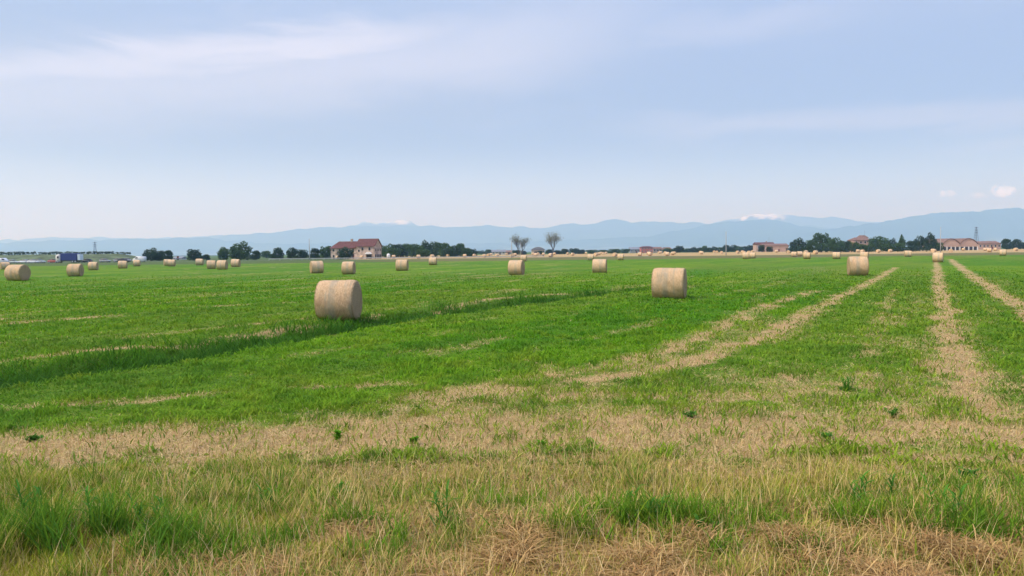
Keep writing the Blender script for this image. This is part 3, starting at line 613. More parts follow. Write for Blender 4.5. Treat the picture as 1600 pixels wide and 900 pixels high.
# px centre, bottom y, height in px (sets distance with the ground), turn (deg, + shows the right-hand end), proto, label
BALES = [
    (530, 499.5, 17, 0, .96, 'nearest and largest round bale, with a grey-green band round its middle'),
    (1046, 467.5, 8, 1, 1.0, 'second largest round bale, right of the middle of the green field'),
    (1340, 432, -9, 2, 1.12, 'round bale with a flat dark base beside the curving straw track'),
    (807, 430, 16, 0, 1.0, 'bale on the green field below the two thin bare trees'),
    (937, 426.5, 5, 1, 1.0, 'bale on the green field left of the second largest bale'),
    (545, 429, 14, 2, 1.0, 'bale just above the nearest bale, in front of the brick farmhouse'),
    (495, 427.5, -12, 0, 1.0, 'bale left of the one in front of the farmhouse'),
    (628.5, 423.5, 10, 1, 1.0, 'bale on the green field in front of the dark wood'),
    (676.5, 414.5, 8, 2, 1.0, 'small bale in front of the right end of the dark wood'),
    (28, 439, 38, 1, 1.12, 'large bale at the far left edge showing its dark right end'),
    (118, 432.5, 22, 0, 1.0, 'bale on the green field below the blue lorry'),
    (146, 422.5, 14, 2, 1.0, 'small bale just right of the blue lorry'),
    (192, 420, 8, 1, 1.0, 'small bale between the blue lorry and the first round trees'),
    (214, 416.5, 8, 0, 1.0, 'tiny bale in front of the white van by the first round trees'),
    (8, 421.5, -10, 1, 1.0, 'small bale half hidden behind the large bale at the left edge'),
    (261.5, 415.5, -8, 2, 1.0, 'left one of the touching pair of bales under the first round trees'),
    (268.5, 416.8, 10, 0, 1.0, 'right one of the touching pair of bales under the first round trees'),
    (312, 415, 12, 1, 1.0, 'tiny bale below the single round tree at left'),
    (330.5, 420.5, 6, 2, 1.0, 'left one of the two even bales below the big domed tree'),
    (347.5, 421.7, 18, 0, 1.0, 'tilted right one of the two even bales below the big domed tree'),
    (368.5, 417.5, 16, 1, 1.0, 'small bale right of the two even bales below the big domed tree'),
    (1465.5, 410.5, 4, 0, 1.0, 'bale at the far end of the wide straw track beside the pole'),
    (1307, 405, 5, 1, 1.0, 'small bale just left of the bale by the curving straw track'),
    (1261, 405.2, 6, 2, 1.0, 'small bale below the left edge of the right-hand trees'),
    (1350.5, 406, 7, 0, 1.0, 'small bale peeping from behind the bale by the curving straw track'),
    (1418.5, 401.8, -7, 1, 1.0, 'small bale with dark base left of the pole at right'),
    (1567, 400, 4, 2, 1.0, 'bale at the right edge of the photo in front of the brown strip'),
    (818, 409.2, 7, 0, 1.0, 'small bale peeping from behind the bale under the bare trees'),
    (923, 407.3, 6, 1, 1.0, 'small bale up and left of the bale at the middle right'),
    (970, 407.2, 6, 2, 1.0, 'small bale on the field edge in front of the red house'),
    (1165.5, 405.2, 5, 0, 1.0, 'left one of the pair of small bales right of the middle pole'),
    (1175.5, 404.4, 5, 1, 1.0, 'right one of the pair of small bales right of the middle pole'),
    (1241, 402, 8, 2, 1.0, 'tiny bale just left of the right-hand trees'),
    (1249.5, 401, -8, 0, 1.0, 'tiny bale under the left edge of the hedge'),
]
for (px, py, th, pr, sc, lab) in BALES:
    x, y = P(px, py-.5); far_ = y > 120
    src = (lows if far_ else protos); src = src[pr % len(src)]
    y0 = y+.4; x0 = x*y0/y
    o = src if id(src) not in used else copy_tree(src); used.add(id(src))
    a = math.atan2(x, y); o.location = (x0, y0, float(height(np.array([x0]), np.array([y0]))[0])-.03); o.rotation_euler = (0, 0, -a-R(th)); vr = random.uniform(-.035, .035); o.scale = (sc*(1+vr), sc*(.98-vr), sc*(1+vr*.7))
    tag(o, lab, 'hay bale', GB)
def bale_litter():
    X = []; Y = []
    for b in BALES[:12]:
        x, y = P(b[0], b[1]-.5); cnt = 900 if y < 80 else 200; a = rng.uniform(0, 6.283, cnt); q = rng.uniform(.55, 1.25, cnt)**1.3
        X.append(x+np.cos(a)*q*.95); Y.append(y+.4+np.sin(a)*q*.9)
    x = np.concatenate(X); y = np.concatenate(Y); n = len(x); up = rng.random(n) < .55
    c = np.where(up[:, None], mixc(GREEN*.9, DGREEN, rng.random((n, 1))), mixc(STRAW, BROWN, rng.random((n, 1))*.8)); hgt = np.where(up, rng.uniform(.06, .19, n), rng.uniform(0, .05, n)); L = np.where(up, hgt*.5, rng.uniform(.08, .25, n))
    blades('bale_litter', x, y, L, hgt, 0, 1.5, rng.uniform(.008, .016, n), c, M_BLADE)
bale_litter()
# bales far off on the pale stubble
def far_bales():
    v, q = bale_shape(55, 20, 4, 1.35, .77, 'hay'); v2, q2 = bale_shape(55, 20, 4, 1.31, .775, 'net'); q2 = q2+len(v)
    me = np_mesh('round_bale', np.concatenate([v, v2]), [np.concatenate([q, q2])], smooth=True); me.materials.append(M_NET)
    spots = []
    r_ = random.Random(4)
    for _ in range(600):
        px = r_.uniform(500, 1590); Y = r_.uniform(305, 560) if px > 760 else r_.uniform(318, 430)
        if px < 740 and r_.random() < .5: continue
        if px > 1225 and Y > 405: continue
        if px > 1480: Y = r_.uniform(290, 470)
        X = (px-800)/FPX*Y
        if all(abs(X-a)/Y > .0062 or abs(Y-b) > 60 for a, b in spots) and all(math.hypot(X-a, Y-b) > 9 for a, b in spots): spots.append((X, Y))
        if len(spots) >= 76: break
    for X, Y in spots:
        o = link('round_bale', me); o.location = (X, Y, 0); o.rotation_euler = (0, 0, r_.uniform(-1.2, 1.2)); o.scale = (.98,)*3
        tag(o, 'small pale round bale lying far off on the straw-coloured stubble field', 'hay bale', 'bales far off on the pale stubble field')
far_bales()

# ------------------------------------------------------------------ trees
M_BARK = mat('bark', (.10, .078, .06), .9, (6, .4), .1)
M_LEAFD = leaf_mat('dark_foliage', (.020, .050, .014), .2, .6, .2, .55)
M_LEAFM = leaf_mat('mid_foliage', (.042, .092, .018), .25, .6, .2, .5)
M_LEAFP = leaf_mat('spring_foliage', (.20, .215, .13), .35, .6, .2, .4)
def crown_mesh(name, seed, lobes, n, size, flat=1.0):
    """leaf-sized faces spread through lumpy lobes; unit box: width 1, height 1"""
    r_ = np.random.default_rng(seed); lob = np.array(lobes); wts = lob[:, 3]**2; idx = r_.choice(len(lob), n, p=wts/wts.sum())
    d = r_.normal(size=(n, 3)); d /= np.linalg.norm(d, axis=1)[:, None]; rad = r_.uniform(.35, 1.0, n)**.45
    cl = vnoise(d[:, 0]*3+idx*7, d[:, 2]*3+d[:, 1]*2+idx*3, seed); rad = rad*(.8+.38*cl)
    p = lob[idx, :3]+d*(rad*lob[idx, 3])[:, None]*np.array([1, 1, flat])
    keep = (p[:, 2] > .02); p = p[keep]; idx = idx[keep]; cl = cl[keep]; n = len(p)
    a = r_.normal(size=(n, 3)); a /= np.linalg.norm(a, axis=1)[:, None]; b = np.cross(a, r_.normal(size=(n, 3))); b /= np.linalg.norm(b, axis=1)[:, None]
    s = (size*r_.uniform(.6, 1.5, n))[:, None]
    V = np.stack([p-a*s, p-b*s*.6, p+a*s, p+b*s*.6], 1).reshape(-1, 3); q = (np.arange(n)*4)[:, None]+np.arange(4)
    shade = np.clip(cl*.7+r_.uniform(0, .5, n), 0, 1); C = np.repeat(shade[:, None], 4, 0)*np.ones(3)
    return np_mesh(name, V, [q], C)
def lobes_for(seed, kind):
    r_ = random.Random(seed); out = []
    if kind == 'round':
        out.append((0, 0, .52, .38))
        for i in range(5): out.append((math.cos(i*1.26)*.26, math.sin(i*1.26)*.26, r_.uniform(.14, .26), r_.uniform(.16, .22)))
        for i in range(11):
            a = i*2.4+r_.random(); rr_ = r_.uniform(.16, .34); z = r_.uniform(.24, .82); k = .34 if z < .6 else .2
            out.append((math.cos(a)*k*r_.uniform(.7, 1.1), math.sin(a)*k, z, r_.uniform(.13, .22)))
    elif kind == 'tall':
        for i in range(12):
            z = .14+.78*i/11; a = i*2.2; k = .2*math.sin(math.pi*min(1, z+.05)); out.append((math.cos(a)*k, math.sin(a)*k, z, r_.uniform(.14, .26)*(1.15-z*.65)))
    elif kind == 'bush':
        for i in range(12):
            a = i*2.4; k = r_.uniform(.1, .36); out.append((math.cos(a)*k, math.sin(a)*k, r_.uniform(.12, .72), r_.uniform(.2, .28)))
    return out
CROWNS = {}
for kind, cnt in (('round', 4), ('tall', 2), ('bush', 3)):
    for s_ in range(cnt): CROWNS[(kind, s_)] = crown_mesh('crown', 300+s_*13+len(kind), lobes_for(60+s_*7, kind), 3200, .034)
def trunk_mesh(seed, top=.62):
    r_ = random.Random(seed); mb = MB(); mb.tube([(0, 0, -.03), (.01, 0, .12), (-.01, .01, .35), (.0, .0, top)], [.045, .034, .026, .012], 7)
    for i in range(6):
        a = i*1.9; z = .2+.06*i; mb.tube([(0, 0, z), (math.cos(a)*.14, math.sin(a)*.14, z+.13), (math.cos(a)*.26, math.sin(a)*.26, z+.27)], [.018, .012, .004], 5)
    me = bpy.data.meshes.new('trunk'); me.from_pydata(mb.v, [], mb.f); me.update(); return me
TRUNKS = [trunk_mesh(1), trunk_mesh(2)]
def tinted(me, m, cache={}):
    k = (me.name, m.name)
    if k not in cache:
        c = me.copy(); c.materials.clear(); c.materials.append(m); cache[k] = c
    return cache[k]
for t_ in TRUNKS: t_.materials.append(M_BARK)
def tree(px0, px1, ytop, Y, label, kind='round', var=0, m=None, group=None, name='tree', cat='tree', ybase=None, depth=None):
    xl = at(px0, ytop, Y); xr = at(px1, ytop, Y); w = xr[0]-xl[0]; h = xl[2] if px0 < 0 else (xl[2]+xr[2])/2
    e = empty(name, ((xl[0]+xr[0])/2, Y, 0), random.uniform(0, 6.28), label, cat, group); e.scale = (w*1.02, (depth or w)*1.02, h*1.0)
    if depth: e.rotation_euler = (0, 0, 0)
    n = {'round': 4, 'tall': 2, 'bush': 3}[kind]
    link('crown', tinted(CROWNS[(kind, var % n)], m or M_LEAFD), None, e); link('trunk', TRUNKS[var % 2], None, e)
    return e
GL = 'dark round trees along the left horizon'
tree(223, 247, 386.5, 350, 'left and broader of two touching dark trees right of the cars', 'round', 0, group=GL)
tree(241, 258, 389.5, 354, 'low middle part tree wedged between the two touching dark trees', 'bush', 1, group=GL)
tree(253, 271, 389.5, 348, 'right and smaller of the two touching dark trees right of the cars', 'round', 1, group=GL)
tree(290, 317, 388.5, 350, 'single round dark tree standing alone on the left horizon', 'round', 2, group=GL)
tree(314, 329, 396, 356, 'low bush leaning on the right of the lone round tree', 'bush', 0, group=GL, name='bush', cat='bush')
tree(340, 358, 383, 352, 'flat topped green tree on the left side of the big domed tree', 'round', 3, M_LEAFM, group=GL)
tree(356, 394, 376.5, 350, 'big domed dark tree, tallest left of the farmhouse', 'round', 0, M_LEAFM, group=GL)
tree(391, 408, 390, 348, 'small dark tree at the right foot of the big domed tree', 'round', 1, group=GL)
tree(406, 426, 391.5, 480, 'hazy low tree far behind, between big domed tree and next tree', 'bush', 2, M_LEAFM, group=GL)
tree(423, 445, 386, 350, 'round dark tree between the big domed tree and the pole', 'round', 2, group=GL)
tree(447, 464, 384, 352, 'first tree of the row that runs to the farmhouse', 'round', 3, group=GL)
tree(460, 484, 388, 356, 'low dark tree left of the pole near the farmhouse', 'bush', 1, group=GL)
tree(482, 501, 386, 350, 'round tree just right of the pole near the farmhouse', 'round', 1, group=GL)
tree(497, 521, 383.5, 356, 'dark green tree touching the left corner of the farmhouse', 'round', 2, M_LEAFM, group=GL)
tree(526, 553, 385, 322, 'round dark bush growing in front of the farmhouse wall', 'round', 0, name='bush', cat='bush')
GW = 'trees of the dark wood right of the farmhouse'
wood = [(590, 618, 380.5), (606, 634, 379.5), (622, 650, 380), (636, 664, 378), (654, 676, 374.5), (668, 692, 377), (684, 708, 378.5), (700, 722, 381), (708, 730, 379.5), (718, 738, 386), (728, 747, 388), (600, 630, 387), (648, 676, 387), (690, 716, 388)]
names = ['first tree of the dark wood, touching the farmhouse', 'second tree of the dark wood counted from the farmhouse', 'third tree of the dark wood counted from the farmhouse', 'fourth tree of the dark wood, just left of its highest top', 'tallest tree of the dark wood right of the farmhouse',
         'tree just right of the tallest tree in the dark wood', 'second tree right of the tallest in the dark wood', 'tree before the last high top of the dark wood', 'last high topped tree of the dark wood', 'sloping low tree at the right of the dark wood', 'lowest and last tree at the right tip of the dark wood',
         'front bush under the left part of the dark wood', 'front bush under the tallest tree of the dark wood', 'front bush under the right part of the dark wood']
for i, (a, b, t_) in enumerate(wood):
    tree(a, b, t_, 395+(i % 3)*8-(22 if i > 10 else 0), names[i], 'bush' if i > 10 else ('round', 'round', 'bush')[i % 3], i, M_LEAFM if i % 3 != 1 else M_LEAFD, GW)
GF = 'hazy trees far behind the pale field'
for i, (a, b, t_, lab) in enumerate([(744, 758, 391, 'hazy far tree just right of the dark wood'), (756, 770, 389, 'hazy far tree left of the small cream house'), (962-208, 775, 392, 'low hazy bush beside the small cream house')]):
    tree(a, b, t_, 900, lab, 'round', i, M_LEAFM, GF)
GC = 'low bushes along the middle horizon'
for i, (a, b, t_, Y, lab) in enumerate([(799, 815, 389.5, 575, 'low bush at the foot of the left bare tree'), (812, 824, 391, 570, 'small dark bush at the foot of the second bare stem'), (839, 852, 391.5, 560, 'dark bush right of the domed grey building'),
        (851, 866, 388.5, 575, 'bush at the foot of the right bare tree'), (862, 878, 390, 570, 'dark bush on the right of the right bare tree'), (874, 890, 388.5, 580, 'first of the two dark bushes right of the bare trees'), (890, 904, 386.5, 575, 'peaked dark bush, second right of the bare trees'),
        (900, 916, 389, 580, 'dark bush that starts the low green hedge line'), (914, 936, 390, 610, 'pale green low tree left part of the green line'), (932, 954, 389.5, 615, 'pale green low tree middle part of the green line'), (950, 972, 388, 610, 'pale green low tree right part of the green line'), (968, 986, 388.5, 612, 'last pale green tree before the grey house')]):
    tree(a, b, t_, Y, lab, 'bush', i, M_LEAFD if i < 8 else M_LEAFM, GC, 'bush', 'bush')
GR = 'row of small round trees left and right of the middle pole'
row = [(1034, 1052, 387), (1050, 1064, 386.5), (1055, 1070, 383.5), (1068, 1080, 387), (1077, 1090, 385.5), (1088, 1098, 386), (1095, 1106, 383.5), (1104, 1114, 385.5), (1111, 1122, 384.5), (1120, 1131, 385.5), (1128, 1142, 382), (1140, 1152, 381), (1150, 1162, 384), (1158, 1170, 384), (1167, 1180, 382.5), (1177, 1190, 382)]
ordn = ['first', 'second', 'third', 'fourth', 'fifth', 'sixth', 'seventh', 'eighth', 'ninth', 'tenth', 'eleventh', 'twelfth', 'thirteenth', 'fourteenth', 'fifteenth', 'sixteenth']
for i, (a, b, t_) in enumerate(row): tree(a-1, b+1, t_, 640+(i % 2)*9, ordn[i]+' small tree in the row, counted rightwards from the red house', 'round', i, M_LEAFD if i % 3 else M_LEAFM, GR)
tree(1184, 1196, 382, 560, 'small tree before the left end of the pink farm building', 'round', 2, group=GR); tree(1196, 1208, 384, 555, 'low dark tree before the pink farm wall', 'bush', 1, group=GR)
GT = 'trees of the large clump at right'
clump = [(1233, 1260, 371, 'left-most round dark tree of the large clump at right', 'round', M_LEAFD), (1256, 1274, 372.5, 'tree in the gap between left-most and biggest of the clump', 'bush', M_LEAFM), (1267, 1300, 362.5, 'biggest domed tree of the large clump at right', 'round', M_LEAFM),
         (1296, 1318, 368, 'pale shouldered tree right of the biggest one in the clump', 'round', M_LEAFM), (1314, 1332, 374, 'low dark tree left of the farmhouse hidden in the clump', 'bush', M_LEAFD), (1326, 1344, 378, 'bush before the hidden house, left part', 'bush', M_LEAFM),
         (1340, 1364, 379.5, 'bush before the hidden house, right part', 'bush', M_LEAFM), (1358, 1392, 365.5, 'broad dark tree just right of the hidden house', 'round', M_LEAFM), (1386, 1402, 371.5, 'dark low tree right of the broad tree in the clump', 'round', M_LEAFD),
         (1401, 1417, 366, 'pointed tall narrow tree in the clump', 'tall', M_LEAFM), (1414, 1434, 374, 'low dark saddle tree between pointed tree and round pair', 'bush', M_LEAFD), (1428, 1446, 365, 'left and browner of the round pair near the right pole', 'round', M_LEAFD),
         (1444, 1464, 362.5, 'right and darker of the round pair near the right pole', 'round', M_LEAFD), (1456, 1474, 377, 'low tree at the foot of the right pole', 'bush', M_LEAFM), (1290, 1322, 379, 'front bush under the biggest tree of the clump', 'bush', M_LEAFM), (1376, 1412, 378, 'front bush under the broad tree of the clump', 'bush', M_LEAFM)]
for i, (a, b, t_, lab, kd, m_) in enumerate(clump): tree(a, b, t_, (438 if i not in (5, 6, 14, 15) else 424)+(i % 3)*6, lab, kd, i, m_, GT)
for i, (a, b, t_, lab) in enumerate([(1564, 1582, 371.5, 'left round tree at the far right edge'), (1578, 1598, 373, 'right round tree at the far right edge'), (1592, 1625, 375, 'tree cut off by the right edge of the photo')]): tree(a, b, t_, 540+i*10, lab, 'round', i+1, M_LEAFD, 'trees at the right edge')

def hedge(px0, px1, ytop, Y, z0, label, group=None, seed=1, m=None, thick=1.6):
    xl = at(px0, ytop, Y); xr = at(px1, ytop, Y); h = (xl[2]+xr[2])/2-z0; W = xr[0]-xl[0]
    r_ = np.random.default_rng(seed); n = int(W*26); x = r_.uniform(0, W, n); top = h*(.8+.3*vnoise(x*.45, x*0, seed))
    z = top*(r_.uniform(0, 1, n)**.6); y = r_.normal(0, thick*.28, n); p = np.stack([x-W/2, y, z], -1)
    a = r_.normal(size=(n, 3)); a /= np.linalg.norm(a, axis=1)[:, None]; b = np.cross(a, r_.normal(size=(n, 3))); b /= np.linalg.norm(b, axis=1)[:, None]; s = r_.uniform(.18, .4, n)[:, None]*min(1.2, h*.7)
    V = np.stack([p-a*s, p-b*s*.7, p+a*s, p+b*s*.7], 1).reshape(-1, 3); q = (np.arange(n)*4)[:, None]+np.arange(4)
    me = np_mesh('hedge', V, [q], np.repeat(r_.uniform(0, 1, (n, 1)), 4, 0)*np.ones(3))
    o = link('hedge', me, m or M_LEAFD); o.location = ((xl[0]+xr[0])/2, Y, z0); tag(o, label, 'hedge', group)
hedge(1228, 1476, 385.5, 412, 0, 'long low dark hedge at the foot of the large clump of trees', None, 3)

# two thin, nearly bare trees
def bare_tree(px, ytop, Y, spread_px, seed, label, stems):
    r_ = random.Random(seed); b = at(px, ytop, Y); h = b[2]; sp = spread_px/FPX*Y; e = empty('bare_tree', (b[0], Y, 0), 0, label, 'tree', 'two thin bare trees on the horizon')
    mb = MB(); tips = []
    def grow_(p, d, L, rad, lev):
        q = p+d*L*.5+Vector((r_.gauss(0, .04), r_.gauss(0, .04), 0))*L; e2 = p+d*L
        mb.tube([p, q, e2], [rad, rad*.8, rad*.6], 5 if lev < 2 else 4, False)
        if lev >= 5: tips.append(e2); tips.append(q); return
        for k in range((4, 3, 3, 3, 2)[lev]):
            nd = (d+Vector((r_.uniform(-1, 1), r_.uniform(-1, 1), r_.uniform(-.1, .35)))*(.42 if lev < 2 else .62)).normalized(); nd.z = abs(nd.z)*.8+.24; nd.normalize()
            grow_(p+d*L*r_.uniform(.45, 1), nd, L*r_.uniform(.7, .98), rad*.56, lev+1)
    for (ox, lean, hh) in stems: grow_(Vector((ox*sp, 0, -.2)), Vector((lean, 0, 1)).normalized(), h*.23*hh, h*.022, 0)
    zs = max(v[2] for v in mb.v); k = h/zs; mb.v = [(v[0]*k, v[1]*k, v[2]*k) for v in mb.v]; tips = [t*k for t in tips]
    mb.build('trunk', M_BARK, e)
    rn = np.random.default_rng(seed); tp = np.array([tuple(t) for t in tips]); NL = 1900; idx = rn.choice(len(tp), NL); p = tp[idx]+rn.normal(0, h*.05, (NL, 3)); a = rn.normal(size=(NL, 3)); a /= np.linalg.norm(a, axis=1)[:, None]; bb = np.cross(a, rn.normal(size=(NL, 3))); bb /= np.linalg.norm(bb, axis=1)[:, None]; s = rn.uniform(.10, .26, (NL, 1))
    V = np.stack([p-a*s, p-bb*s, p+a*s, p+bb*s], 1).reshape(-1, 3)
    me = np_mesh('crown', V, [(np.arange(NL)*4)[:, None]+np.arange(4)], np.repeat(rn.uniform(0, 1, (NL, 1)), 4, 0)*np.ones(3)); link('crown', me, M_LEAFP, e)
bare_tree(812, 366, 560, 26, 3, 'left bare tree, forking low into two spreading stems', [(-.04, -.16, 1.0), (.10, .2, .92)])
bare_tree(864, 362.5, 560, 26, 9, 'right bare tree, single stem with a narrow crown', [(0, 0, 1.15)])

# ------------------------------------------------------------------ buildings
M_BRICK = mat('pink_brick', (.50, .385, .305), .9, (.5, .35), .15); M_BRICKG = mat('weathered_gable_brick', (.42, .32, .25), .9, (1.2, .2), .15)
M_TILE = mat('red_roof_tile', (.125, .052, .046), .85, (1.5, .3), .2); M_TILEB = mat('brown_roof_tile', (.20, .12, .09), .85, (1.2, .3), .2)
M_GLASSD = mat('dark_window', (.03, .028, .03), .25, (2, .3), .5); M_DOOR = mat('dark_red_wood', (.16, .04, .035), .7)
M_CREAM = mat('cream_plaster', (.62, .53, .42), .9); M_GREYW = mat('grey_plaster', (.34, .33, .33), .9); M_RED = mat('red_plaster', (.50, .15, .11), .85); M_PINK = mat('salmon_plaster', (.52, .35, .27), .9, (.5, .1))
M_WHITE = mat('white_paint', (.78, .77, .74), .6); M_CONC = mat('concrete', (.42, .41, .39), .9); M_GREYR = mat('grey_sheet_roof', (.20, .21, .23), .6)
M_GALV = mat('galvanised_steel', (.42, .45, .43), .45, (5, .15), .5, .4); M_DKST = mat('dark_steel', (.10, .10, .10), .6)

def farmhouse():
    Y = 345; c = at(557, 390, Y); e = empty('brick_farmhouse', (c[0], Y, 0), R(-13), 'long two-storey brick farmhouse with a red tiled roof, its right part taller', 'house'); e.scale = (.93, .93, .89)
    # local: x along the front (-10.5..10.5), y = -4..4 with the front at -4
    w = MB(); w.box(-11, 1.6, -4, 4, -.3, 5.4); w.add([(1.602, -4.1, -.3), (10.6, -4.1, -.3), (10.6, 4.1, -.3), (1.602, 4.1, -.3), (1.602, -4.1, 6.1), (10.6, -4.1, 6.1), (10.6, 4.1, 6.1), (1.602, 4.1, 6.1), (1.602, 0, 9.3), (10.6, 0, 9.3)],
        [(0, 1, 5, 4), (2, 3, 7, 6), (1, 2, 6, 9, 5), (3, 0, 4, 8, 7), (0, 3, 2, 1)]); w.build('wall', M_BRICK, e)
    r = MB(); t = .22
    r.add([(-11.5, -4.5, 5.25), (1.6, -4.5, 5.25), (1.6, 4.5, 5.25), (-11.5, 4.5, 5.25), (-8.6, 0, 8.45), (1.6, 0, 8.45), (-11.5, -4.5, 5.05), (1.6, -4.5, 5.05), (1.6, 4.5, 5.05), (-11.5, 4.5, 5.05)],
          [(0, 1, 5, 4), (2, 3, 4, 5), (3, 0, 4), (6, 7, 1, 0), (8, 9, 3, 2), (9, 6, 0, 3), (9, 8, 7, 6), (1, 2, 5), (7, 8, 2, 1)])
    r.add([(1.3, -4.65, 5.95), (11, -4.65, 5.95), (11, 0, 9.6), (1.3, 0, 9.6), (1.3, 4.65, 5.95), (11, 4.65, 5.95), (1.3, -4.65, 5.75), (11, -4.65, 5.75), (11, 0, 9.35), (1.3, 0, 9.35), (1.3, 4.65, 5.75), (11, 4.65, 5.75)],
          [(0, 1, 2, 3), (3, 2, 5, 4), (6, 9, 8, 7), (9, 10, 11, 8), (0, 6, 7, 1), (4, 5, 11, 10), (1, 7, 8, 2), (2, 8, 11, 5), (0, 3, 9, 6), (3, 4, 10, 9)])
    ro = r.build('roof', M_TILE, e)
    MB().box(-2.6, -1.7, -.5, .4, 8.0, 9.6).build('chimney', M_BRICKG, ro)
    g = MB(); g.add([(10.62, -4.0, 6.0), (10.62, 4.0, 6.0), (10.62, 0, 9.1), (10.70, -4.0, 6.0), (10.70, 4.0, 6.0), (10.70, 0, 9.1)], [(3, 4, 5), (0, 2, 1), (0, 1, 4, 3), (1, 2, 5, 4), (2, 0, 3, 5)]); g.build('gable', M_BRICKG, e)
    for (x, z, ww, hh, yf) in [(-9.6, 3.6, .9, 1.1, -4), (-6.6, 3.6, .9, 1.1, -4), (-3.0, 3.6, .9, 1.1, -4), (.1, 3.5, .9, 1.3, -4), (3.0, 3.3, .9, 1.1, -4.1), (4.8, 3.9, 1.0, 1.5, -4.1), (8.2, 3.9, 1.0, 1.5, -4.1), (-9.6, .7, .9, 1.2, -4), (-6.6, .8, .9, 1.2, -4)]:
        f = MB().box(x-ww/2-.12, x+ww/2+.12, yf-.05, yf+.02, z-.12, z+hh+.12).build('window', M_CREAM, e); MB().box(x-ww/2, x+ww/2, yf-.08, yf-.052, z, z+hh).build('pane', M_GLASSD, f)
    MB().box(-.4, .6, -4.07, -4.002, -.1, 2.3).build('door', M_DOOR, e); MB().box(-9.9, -9.0, -4.07, -4.002, -.05, .55).build('cellar_hatch', M_DOOR, e)
    MB().box(6.6, 9.2, -4.25, -4.102, -.1, 2.1).build('garage_opening', M_GLASSD, e)
    MB().prism([(6.2, 2.2), (9.6, 2.2), (9.3, 2.5), (8.6, 3.1), (7.2, 3.1), (6.5, 2.5)], -5.4, -4.11).build('canopy', M_WHITE, e)
    for i in range(4):
        yy = -3.1+i*2.0; f = MB().box(10.602, 10.66, yy-.6, yy+.6, -.1, 2.0).build('arcade_opening', M_GLASSD, e)
        MB().box(10.602, 10.655, yy-.35, yy+.35, 3.6, 4.8).build('window', M_GLASSD, e)
farmhouse()
def house(px0, px1, yeave, yridge, Y, wall, roof, label, rz=0, depth=7, kind='gable', nwin=3, name='house', storeys=1, chimney=False, antenna=False, cat='house'):
    a = at(px0, yeave, Y); b = at(px1, yeave, Y); W = b[0]-a[0]; he = (a[2]+b[2])/2; hr = (at(px0, yridge, Y)[2]+at(px1, yridge, Y)[2])/2
    e = empty(name, ((a[0]+b[0])/2, Y+depth/2, 0), R(rz), label, cat); D = depth/2; w2 = W/2
    if kind == 'front':  # gable faces the viewer
        MB().prism([(-w2, -.3), (w2, -.3), (w2, he), (0, hr-.15), (-w2, he)], -D, D).build('wall', wall, e)
        r = MB(); r.add([(-w2-.4, -D-.4, he-.15), (0, -D-.4, hr), (0, D+.4, hr), (-w2-.4, D+.4, he-.15), (w2+.4, -D-.4, he-.15), (w2+.4, D+.4, he-.15)]+[(-w2-.4, -D-.4, he-.35), (0, -D-.4, hr-.2), (0, D+.4, hr-.2), (-w2-.4, D+.4, he-.35), (w2+.4, -D-.4, he-.35), (w2+.4, D+.4, he-.35)],
            [(0, 1, 2, 3), (1, 4, 5, 2), (0, 6, 7, 1), (1, 7, 10, 4), (6, 9, 8, 7), (7, 8, 11, 10), (0, 3, 9, 6), (4, 10, 11, 5), (2, 8, 9, 3), (5, 11, 8, 2)]); ro = r.build('roof', roof, e)
    else:
        MB().box(-w2, w2, -D, D, -.3, he).build('wall', wall, e); ins = 0 if kind == 'gable' else min(w2*.5, D)
        v = [(-w2-.4, -D-.4, he-.05), (w2+.4, -D-.4, he-.05), (w2+.4, D+.4, he-.05), (-w2-.4, D+.4, he-.05), (-w2-.4+ins, 0, hr), (w2+.4-ins, 0, hr), (-w2-.4, -D-.4, he-.2), (w2+.4, -D-.4, he-.2), (w2+.4, D+.4, he-.2), (-w2-.4, D+.4, he-.2)]
        ro = MB().add(v, [(0, 1, 5, 4), (2, 3, 4, 5), (3, 0, 4), (1, 2, 5), (6, 7, 1, 0), (7, 8, 2, 1), (8, 9, 3, 2), (9, 6, 0, 3), (9, 8, 7, 6)]).build('roof', roof, e)
    for s_ in range(storeys):
        for i in range(nwin):
            x = -w2+W*(i+.5)/nwin; z = (he/storeys)*s_+he/storeys*.42
            f = MB().box(x-.6, x+.6, -D-.06, -D-.003, z-.1, z+he/storeys*.36+.1).build('window', M_WHITE, e); MB().box(x-.48, x+.48, -D-.09, -D-.062, z, z+he/storeys*.36).build('pane', M_GLASSD, f)
    MB().box(w2*.22-.5, w2*.22+.5, -D-.06, -D-.003, -.1, 1.9).build('door', M_DOOR, e)
    if chimney: MB().box(w2*.3-.4, w2*.3+.4, -.4, .4, (he+hr)/2, hr+.9).build('chimney', M_BRICKG, ro)
    if antenna: MB().tube([(w2*.6, 0, hr-.6), (w2*.6, 0, hr+4)], [.05, .03], 5).build('antenna', M_DKST, ro)
    return e
house(768.5, 789.5, 393.2, 390.2, 640, M_CREAM, M_GREYR, 'small low cream house with a grey roof left of the left pole', nwin=4)
house(788, 799, 394, 391, 650, M_GREYW, M_TILEB, 'dim grey shed squeezed between the cream house and the left pole', nwin=2, name='shed', cat='shed')
house(984.5, 1001, 389.5, 386, 680, M_GREYW, M_GREYR, 'grey house with a grey roof left of the red house', nwin=3, storeys=1)
house(1001.5, 1020, 386.2, 384.6, 660, M_RED, M_TILE, 'bright red two-storey house on the middle horizon', nwin=4, storeys=2, kind='hip')
house(1020.5, 1034, 388.5, 385.8, 672, M_BRICKG, M_TILEB, 'brownish house joined to the right of the red house', nwin=3)
house(1034.5, 1051, 390, 386.2, 668, M_CREAM, M_TILEB, 'low house with a brown roof, second right of the red house', nwin=3, kind='hip')
